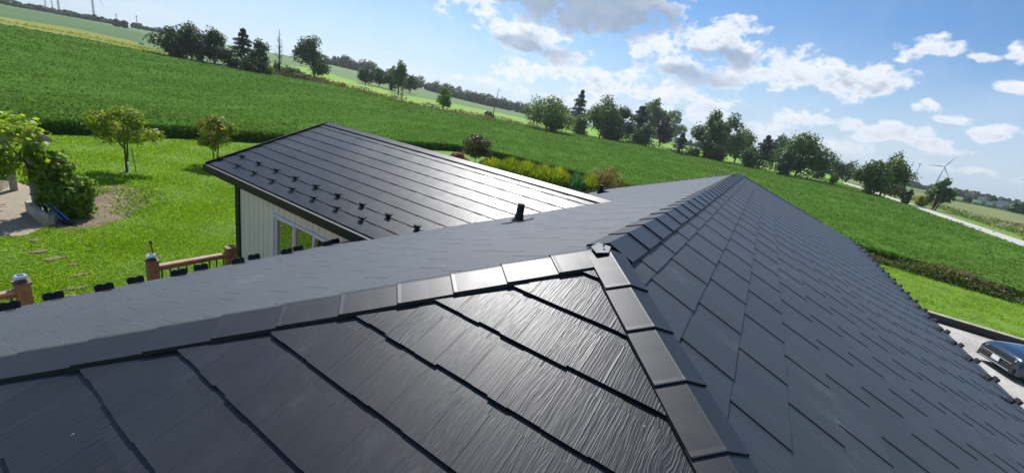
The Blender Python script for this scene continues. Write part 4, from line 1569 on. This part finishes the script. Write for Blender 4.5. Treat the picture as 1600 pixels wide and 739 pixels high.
weeds('field_edge_weeds', [(6, 40.4), (10, 40.2), (16, 38.9)], 1.3, .9, 'leaf_dry', 'dry brown and white weeds along the field edge above the right lawn', 5000, .16, 2)
weeds('field_edge_weeds', [(6, 40), (17, 38.0), (30, 36.2)], .7, .7, 'leaf_mid', 'green weeds along the near edge of the field by the right lawn', 3500, .18, 3)
weeds('hedgerow_weeds', [gxy(*p) for p in [(450, 123), (540, 141), (640, 167), (770, 190), (850, 204)]], 4.5, 1.9, 'leaf_dry', 'strip of tan dry weeds between soybeans and hay field', 9000, .55, 5)
weeds('hedgerow_weeds', [gxy(*p) for p in [(400, 116), (470, 126), (505, 134)]], 4, 2.6, 'leaf_brush', 'brown brush along the far field edge below the left grove', 3500, .6, 6)
weeds('hedgerow_weeds', [gxy(*p) for p in [(930, 218), (1000, 230), (1060, 241)]], 3, .9, 'leaf_brush', 'brown weeds at the field edge below the dark spruces', 1500, .5, 8)
weeds('pasture_weeds', [(48, 95), (49, 140), (52, 200), (55, 300)], 5, 1.4, 'leaf_light', 'yellow-green weeds along the far road verge', 4500, .5, 9)
weeds('pasture_weeds', [(60, 110), (80, 140), (70, 180)], 26, .7, 'leaf_dry', 'scattered tan weeds in the rough pasture right of the road', 5000, .5, 10)
weeds('hedgerow_weeds', [gxy(1480, 312), gxy(1540, 323), gxy(1600, 333)], 2.5, 1.6, 'leaf_dark', 'dark hedge line across the far pasture', 2500, .7, 11)
weeds('yellow_weeds', [gxy(*p) for p in [(245, 83), (120, 56), (0, 35), (-60, 24)]], 9, .9, 'leaf_gold', 'strip of yellow flowering weeds between the two left fields', 2200, .6, 12)
weeds('garden_weeds', [gxy(*p) for p in [(150, 300), (215, 300), (225, 320), (190, 335)]], 1.2, .18, 'leaf_shrub', 'small weeds scattered over the bare garden soil', 1400, .10, 13)


# far woods that read as one mass
def wood(name, pxs, dist, hpx, label, n, size, seed=0, leaf='leaf_haze', depth=30):
    rng = np.random.default_rng(seed)
    P = []
    for px, py in pxs:
        d = ray(px, py)
        k = dist / math.hypot(d[0], d[1])
        P.append((d[0] * k, d[1] * k))
    P = np.array(P)
    d = np.concatenate([[0], np.cumsum(np.hypot(*(P[1:] - P[:-1]).T))])
    _, hm, _ = place(pxs[0][0], pxs[0][1], pxs[0][1] - hpx, 5, dist)
    nt = int(d[-1] / (hm * .17))
    tt = np.sort(rng.random(nt) * d[-1])
    th = hm * rng.uniform(.5, 1.1, nt) ** 1.2
    tw_ = hm * rng.uniform(.28, .5, nt)
    dep = rng.uniform(0, depth, nt)
    n = int(n * 2.2)
    idx = rng.integers(0, nt, n)
    u = rng.normal(size=(n, 3))
    u /= np.linalg.norm(u, axis=1, keepdims=True)
    u *= rng.uniform(.5, 1.08, n)[:, None]
    cx, cy = np.interp(tt, d, P[:, 0]), np.interp(tt, d, P[:, 1])
    rr_ = np.hypot(cx, cy)
    cx, cy = cx * (1 + dep / rr_), cy * (1 + dep / rr_)
    cz = hgt(cx, cy)
    p = np.stack([cx[idx] + u[:, 0] * tw_[idx], cy[idx] + u[:, 1] * tw_[idx], cz[idx] + th[idx] * (.5 + .5 * u[:, 2])], 1)
    v, q = leaf_quads(p, u + rng.normal(size=(n, 3)) * .5 + np.array([0, 0, .4]), size * rng.uniform(.7, 1.4, n), rng, .8)
    o = mesh_np(name, v, q, M[leaf])
    tag(o, label, 'wood', kind='stuff')


wood('far_wood', [(-60, -5), (60, 17), (150, 34), (185, 42)], 690, 10, 'blue-grey band of trees along the far left horizon', 6000, 3.2, 1)
wood('far_wood', [(205, 47), (250, 56), (330, 74)], 690, 8, 'low hazy bushes on the horizon left of the far left grove', 2600, 2.8, 2)
wood('far_wood', [(505, 108), (560, 118), (640, 138), (700, 152), (760, 163), (830, 176)], 560, 21, 'long hazy wood on the horizon behind the hay field', 11000, 2.4, 3)
wood('far_wood', [(1380, 284), (1440, 294), (1520, 309), (1620, 329)], 900, 10, 'thin dark wood along the right horizon', 6500, 3.6, 4)
wood('far_wood', [(1020, 222), (1180, 247), (1290, 266)], 620, 9, 'hazy wood low on the horizon behind the middle trees', 5000, 2.6, 5)

# ------------------------------------------------------------------ pergola with vines, garden shrub, small garden things
pg = ground_at(60, 334)
per = thing('pergola', (pg[0] - 1.5, pg[1] - 1.6, 0), 'weathered timber pergola over the patio at the left edge', 'pergola')
PX1, PY1 = pg[0], pg[1]
PX0, PY0 = PX1 - 3.0, PY1 - 3.4
PH = 2.35
for (xx, yy) in ((PX1, PY1), (PX0, PY1), (PX1, PY0), (PX0, PY0)):
    mb = MB()
    mb.box((xx, yy, PH / 2), (.17, .17, PH))
    mb.build('post', M['greywood'], per, bevel=.006)
mb = MB()
for xx in (PX1, PX0):
    mb.box((xx, (PY0 + PY1) / 2 + .1, PH + .09), (.10, PY1 - PY0 + .9, .18))
mb.build('beam', M['greywood'], per, bevel=.006)
for k in range(8):
    mb = MB()
    yy = PY0 - .1 + k * (PY1 - PY0 + .4) / 7
    mb.box(((PX0 + PX1) / 2, yy, PH + .24), (PX1 - PX0 + .9, .07, .13))
    mb.build('rafter', M['greywood'], per)
rng = np.random.default_rng(21)
cl = []
for k in range(24):
    f = rng.random()
    cl.append((PX0 + (PX1 - PX0 + .5) * rng.random() ** .6, PY0 + (PY1 - PY0 + .2) * rng.random(), PH + rng.uniform(-.1, .45), .55, .55, .30))
for k in range(10):
    cl.append((PX1 + rng.uniform(-.2, .35), PY1 + rng.uniform(-1.3, .25), PH - rng.uniform(.1, 1.15), .36, .36, .36))
v, q = crown_leaves(cl, 7000, .15, rng, inner=.2)
vine = thing('grape_vine', (PX1, PY1 + .2, 0), 'yellow-green grape vine sprawling over the timber pergola', 'vine')
o = mesh_np('foliage', v - np.array(vine.location), q, M['leaf_vine'], vine)
mb = MB()
b0 = Vector((PX1 + .2, PY1 + .15, 0))
mb.tube([b0, b0 + Vector((.03, -.03, .8)), b0 + Vector((-.1, -.2, 1.6)), b0 + Vector((-.3, -.6, 2.4))], [.04, .035, .03, .02], 7)
mb.build('stem', M['bark'], vine)
# leafy shrub beside the post
cl = []
sh = ground_at(140, 338)
for k in range(30):
    f = rng.random()
    x = PX1 + .10 + (sh[0] - PX1) * f
    y = PY1 + .25 + (sh[1] - PY1 - .35) * f + rng.normal() * .12
    top_ = 2.0 - 1.1 * f
    cl.append((x, y, max(.22, top_ * rng.uniform(.15, .95)), .34, .34, .32))
v, q = crown_leaves(cl, 8500, .14, rng, inner=.2)
v[:, 2] = np.maximum(v[:, 2], .01)
sb = thing('garden_shrub', (sh[0], sh[1], 0), 'tumbling leafy green shrub beside the pergola post and bare soil', 'shrub')
mesh_np('foliage', v - np.array(sb.location), q, M['leaf_shrub'], sb)
mb = MB()
for k in range(7):
    e = Vector((cl[k * 4][0], cl[k * 4][1], cl[k * 4][2]))
    mb.tube([Vector((sh[0] - .3 + k * .05, sh[1] - .1, 0)), (e + Vector((sh[0], sh[1], 0))) / 2, e], [.02, .015, .008], 5)
mb.build('stem', M['bark'], sb)
# low timber planter wall at the foot of the post, pale low wall at the picture edge
a, b, c = ground_at(46, 331), ground_at(73, 353), ground_at(80, 338)
pw = thing('planter_wall', (b[0], b[1], 0), 'low tan block wall at the foot of the pergola post', 'garden wall')
mb = MB()
mb.bar((a[0], a[1], .19), (b[0], b[1], .19), .14, .38)
mb.build('wall_front', M['stone'], pw, bevel=.01)
mb = MB()
mb.bar((b[0], b[1] + .08, .13), (c[0], c[1] + .1, .13), .2, .26)
mb.build('step', M['greywood'], pw, bevel=.01)
a, b = ground_at(-40, 318), ground_at(14, 287)
mb = MB()
mb.bar((a[0], a[1], .25), (b[0], b[1], .25), .3, .5)
lw = mb.build('low_wall', M['stone'], origin=(b[0], b[1], 0), bevel=.02)
tag(lw, 'pale low wall on the patio at the left picture edge', 'wall')
# blue handle
a, b = ground_at(79, 339), ground_at(106, 351)
a = Vector((a[0], a[1], .42))
b = Vector((b[0], b[1], .10))
hc = thing('hand_cart', (b.x, b.y, 0), 'blue steel bar tool with a black foot lying by the planter', 'tool')
mb = MB()
for s in (-.06, .06):
    mb.tube([a + Vector((s, s, 0)), b + Vector((s, s, 0))], [.025, .025], 8)
mb.bar(a + Vector((-.08, -.08, 0)), a + Vector((.08, .08, 0)), .05, .05)
mb.build('blue_frame', M['blue'], hc)
mb = MB()
mb.tube([b + Vector((-.12, -.08, -.02)), b + Vector((.12, .10, -.02))], [.08, .08], 12)
mb.build('wheel', M['black'], hc)

# ------------------------------------------------------------------ car on the drive, nose towards the house
cx0, cyc = 8.75, 21.0
car = thing('parked_car', (cx0 + 2.3, cyc, 0), 'dark blue car parked nose-in on the gravel drive, front end showing', 'car')
M['carpaint'] = plain('steel_blue_car_paint', (0.016, 0.034, 0.062), 0.16, 0.3, .6, var=.03, scale=1, Coat_Weight=.8, Coat_Roughness=.05)
M['chrome'] = plain('bright_trim', (0.6, 0.62, 0.64), .2, .9, var=.03)
M['tyre'] = plain('tyre_rubber', (0.015, 0.015, 0.016), .8)
M['rim'] = plain('alloy_rim', (0.45, 0.46, 0.48), .3, .8)
M['lens'] = plain('clear_lamp_lens', (0.55, 0.6, 0.66), .08, .3, .9, var=.05)
M['plate'] = plain('licence_plate', (0.72, 0.74, 0.76), .4, var=.05)


def loft(mb, secs, mi=0, close_ends=True):
    n = len(secs[0])
    vs = [p for s in secs for p in s]
    fs = [(i * n + k, i * n + k + 1, (i + 1) * n + k + 1, (i + 1) * n + k) for i in range(len(secs) - 1) for k in range(n - 1)]
    if close_ends:
        fs += [tuple(range(n)), tuple(range((len(secs) - 1) * n, len(secs) * n))[::-1]]
    mb.add(vs, fs, mi)


def carsec(x, zb, zs, zt, wb, ws, wt):
    h = [(wb, zb), (ws, zb + (zs - zb) * .45), (ws, zs), (wt + (ws - wt) * .35, zt - .02), (wt * .55, zt + .012)]
    pts = [(x, -a, z) for a, z in h] + [(x, 0, zt + .02)] + [(x, a, z) for a, z in reversed(h)]
    return [(cx0 + p[0], cyc + p[1], p[2]) for p in pts]


mb = MB()
loft(mb, [carsec(0.00, .26, .56, .70, .78, .84, .66), carsec(.05, .23, .64, .82, .85, .89, .74), carsec(.30, .22, .76, .95, .90, .93, .80),
          carsec(.75, .22, .82, .99, .88, .92, .80), carsec(1.30, .22, .88, 1.06, .89, .93, .84), carsec(2.2, .22, .92, 1.02, .89, .93, .88),
          carsec(3.4, .22, .94, 1.02, .89, .93, .88), carsec(4.2, .24, .95, 1.02, .86, .91, .84), carsec(4.5, .32, .88, .98, .76, .84, .74)])
body = mb.build('body', M['carpaint'], car, smooth=True)
sub = body.modifiers.new('subdivision', 'SUBSURF')
sub.levels = sub.render_levels = 2


def roofsec(x, z0, z1, w0, w1):
    pts = [(x, -w0, z0), (x, -(w0 * .4 + w1 * .6), z0 + (z1 - z0) * .7), (x, -w1 * .8, z1 - .01), (x, 0, z1 + .02), (x, w1 * .8, z1 - .01), (x, (w0 * .4 + w1 * .6), z0 + (z1 - z0) * .7), (x, w0, z0)]
    return [(cx0 + p[0], cyc + p[1], p[2]) for p in pts]


mb = MB()
loft(mb, [roofsec(1.22, 1.02, 1.05, .78, .74), roofsec(1.95, 1.0, 1.58, .84, .66), roofsec(2.6, 1.0, 1.66, .85, .66), roofsec(3.6, 1.0, 1.62, .85, .64), roofsec(4.35, 1.0, 1.15, .80, .70)])
mb.build('cabin_glass', M['glass'], car, smooth=True)
mb = MB()
loft(mb, [roofsec(1.98, 1.585, 1.60, .66, .64), roofsec(2.6, 1.655, 1.685, .66, .64), roofsec(3.62, 1.62, 1.645, .64, .62)])
for s in (-1, 1):
    mb.bar((cx0 + 1.25, cyc + s * .77, 1.06), (cx0 + 1.98, cyc + s * .67, 1.58), .06, .05)
mb.build('roof', M['carpaint'], car, smooth=True)
mb = MB()
pl = [(-.60, .52), (.60, .52), (.70, .66), (.54, .78), (-.54, .78), (-.70, .66)]
mb.prism([(cx0 + .055 + .03 * abs(a), cyc + a, z - .03) for a, z in pl], (-.07, 0, 0))
mb.prism([(cx0 + .06, cyc + a, z) for a, z in ((-.80, .24), (.80, .24), (.76, .46), (-.76, .46))], (-.09, 0, 0))
gr_ = mb.build('grille', M['black'], car, bevel=.01)
mb = MB()
mb.bar((cx0 - .035, cyc - .64, .30), (cx0 - .035, cyc + .64, .30), .03, .03)
mb.bar((cx0 - .02, cyc - .60, .565), (cx0 - .02, cyc + .60, .565), .02, .02)
mb.build('chrome_strip', M['chrome'], gr_)
for s in (-1, 1):
    mb = MB()
    mb.prism([(cx0 + .02, cyc + s * .60, .66), (cx0 + .05, cyc + s * .56, .75), (cx0 + .34, cyc + s * .83, .86), (cx0 + .28, cyc + s * .87, .74)], (-.035, s * .03, .01))
    mb.build('headlight', M['lens'], car, bevel=.01)
    mb = MB()
    mb.box((cx0 + 1.45, cyc + s * 1.0, 1.06), (.12, .2, .13))
    mb.build('mirror', M['carpaint'], car, bevel=.03)
mb = MB()
mb.box((cx0 - .05, cyc, .47), (.02, .32, .16))
mb.build('licence_plate', M['plate'], car, bevel=.004)
for xx in (.85, 3.65):
    for s in (-1, 1):
        mb = MB()
        mb.tube([(cx0 + xx, cyc + s * .70, .34), (cx0 + xx, cyc + s * .72, .34), (cx0 + xx, cyc + s * .92, .34), (cx0 + xx, cyc + s * .94, .34)], [.30, .34, .34, .30], 24)
        wh = mb.build('wheel', M['tyre'], car)
        mb = MB()
        mb.tube([(cx0 + xx, cyc + s * .93, .34), (cx0 + xx, cyc + s * .955, .34)], [.23, .20], 20)
        mb.build('rim', M['rim'], wh)

car.location = (11.5, 22.15, 0)
car.rotation_euler = (0, 0, math.radians(17))

# ------------------------------------------------------------------ far things: turbines, poles, barn, marker


def turbine(px, base_py, dist, hub, blade, label, ang, yaw, group='wind turbines on the horizon'):
    d = ray(px, base_py)
    k = dist / math.hypot(d[0], d[1])
    x, y = d[0] * k, d[1] * k
    z = float(hgt(x, y))
    t = thing('wind_turbine', (x, y, z), label, 'wind turbine', group)
    mb = MB()
    mb.tube([(x, y, z - 2), (x, y, z + hub * .5), (x, y, z + hub)], [2.5, 2.1, 1.5], 14)
    mb.build('tower', M['turbine'], t, smooth=True)
    f = Vector((math.sin(yaw), math.cos(yaw), 0))
    s = Vector((f.y, -f.x, 0))
    H = Vector((x, y, z + hub + 1.5))
    mb = MB()
    mb.tube([H + f * 6, H + f * 5, H - f * 3, H - f * 4.5], [1.2, 2.0, 2.0, 1.2], 10)
    mb.build('nacelle', M['turbine'], t, smooth=True)
    for q in range(3):
        a = ang + q * 2 * math.pi / 3
        u = s * math.cos(a) + Vector((0, 0, 1)) * math.sin(a)
        w_ = u.cross(f)
        mb = MB()
        o_ = H - f * 4.5
        mb.add([o_ - w_ * .9, o_ + w_ * .9, o_ + u * blade * .2 + w_ * 2.2, o_ + u * blade + w_ * .3, o_ + u * blade - w_ * .3, o_ + u * blade * .2 - w_ * 1.2,
                o_ + f * .5, o_ + u * blade * .2 + f * .6, o_ + u * blade + f * .15],
               [(0, 1, 2, 5), (5, 2, 3, 4), (1, 6, 7, 2), (6, 0, 5, 7), (2, 7, 8, 3), (7, 5, 4, 8)])
        mb.build('blade', M['turbine'], t)


turbine(147, 27, 1500, 89, 50, 'wind turbine tower with one blade tip dipping into the upper left sky', math.radians(240), math.radians(75))
turbine(93, 22, 1700, 92, 46, 'wind turbine tower left of the one with a visible blade tip', math.radians(90), math.radians(20))
turbine(83, 20, 2500, 92, 46, 'thin faint wind turbine tower at upper left, middle of three', math.radians(80), math.radians(20))
turbine(72, 14, 2500, 92, 46, 'thin faint wind turbine tower at upper left, leftmost of three', math.radians(95), math.radians(20))
turbine(1456, 300, 1750, 68, 36, 'white wind turbine with three spread blades above the ragged roadside tree', math.radians(115), math.radians(195))
turbine(1421, 292, 2100, 76, 30, 'plain wind turbine tower seen edge-on right of the leaning trees', math.radians(90), math.radians(-75))
turbine(1608, 328, 1750, 76, 46, 'wind turbine at the right picture edge with only a blade showing', math.radians(-15), math.radians(195))


def pole(px, base, top, label):
    d = 620
    g_, h, w = place(px, base, top, 2, d)
    t = thing('utility_pole', tuple(g_), label, 'utility pole', 'utility poles on the left horizon')
    mb = MB()
    mb.tube([g_ + np.array([0, 0, -.3]), g_ + np.array([0, 0, h])], [.35, .25], 8)
    mb.build('pole', M['bark'], t)
    mb = MB()
    mb.box((g_[0], g_[1], g_[2] + h * .93), (1.2, 2.4, .2))
    mb.build('crossarm', M['bark'], t)


pole(183, 42, 23, 'thin utility pole behind the two small trees on the left horizon')
pole(215, 50, 28, 'thin utility pole right of the two small trees on the left horizon')

# long white barn
bgp, bh, bw = place(1562, 322, 312, 30, 520)
bn = thing('barn', tuple(bgp), 'long low white barn with dark roof across the far pasture', 'barn')
mb = MB()
rr_ = math.hypot(bgp[0], bgp[1])
sd = Vector((bgp[1] / rr_, -bgp[0] / rr_, 0))
fd = Vector((bgp[0] / rr_, bgp[1] / rr_, 0))
L = 26
B = Vector(bgp)
mb.box(B + Vector((0, 0, 1.6)), (L, 10, 3.2), 0, (sd, fd, Vector((0, 0, 1))))
mb.build('wall', M['white'], bn)
mb = MB()
mb.prism([B + sd * (-L / 2 - .5) + fd * -5.6 + Vector((0, 0, 3.0)), B + sd * (-L / 2 - .5) + fd * 5.6 + Vector((0, 0, 3.0)), B + sd * (-L / 2 - .5) + Vector((0, 0, 6.0))], sd * (L + 1))
mb.build('roof', plain('dark_green_roof', (.05, .08, .07), .5, scale=.3), bn)
for k in range(4):
    mb = MB()
    mb.box(B + sd * (-9 + k * 6) + fd * -5.03 + Vector((0, 0, 1.4)), (2.4, .1, 2.6), 0, (sd, fd, Vector((0, 0, 1))))
    mb.build('door', M['greywood'], bn)
# orange marker by the road
g_, h, w = place(1288, 289, 283, 7)
mk = thing('road_marker', tuple(g_), 'small orange barrel marker beside the bend of the road', 'marker')
mb = MB()
mb.tube([g_ + np.array([0, 0, 0]), g_ + np.array([0, 0, h * .8]), g_ + np.array([0, 0, h])], [.55, .5, .42], 12)
mb.build('barrel', M['orange'], mk)
mb = MB()
mb.tube([g_ + np.array([0, 0, h * .45]), g_ + np.array([0, 0, h * .62])], [.55, .54], 12)
mb.build('white_band', M['white'], mk)

# ------------------------------------------------------------------ air between here and the horizon
mb = MB()
mb.box((0, 0, 88), (6600, 6600, 180))
hz_o = mb.build('haze', [], None)
mt = bpy.data.materials.new('pale_air')
mt.use_nodes = True
mt.node_tree.nodes.clear()
g = N(mt.node_tree)
out = g.new('ShaderNodeOutputMaterial')
pv = g.new('ShaderNodeVolumePrincipled')
pv.inputs['Color'].default_value = (0.93, 0.96, 1.0, 1)
pv.inputs['Density'].default_value = HAZE
pv.inputs['Anisotropy'].default_value = 0.4
g.t.links.new(pv.outputs[0], out.inputs['Volume'])
hz_o.data.materials.append(mt)
hz_o['kind'] = 'stuff'
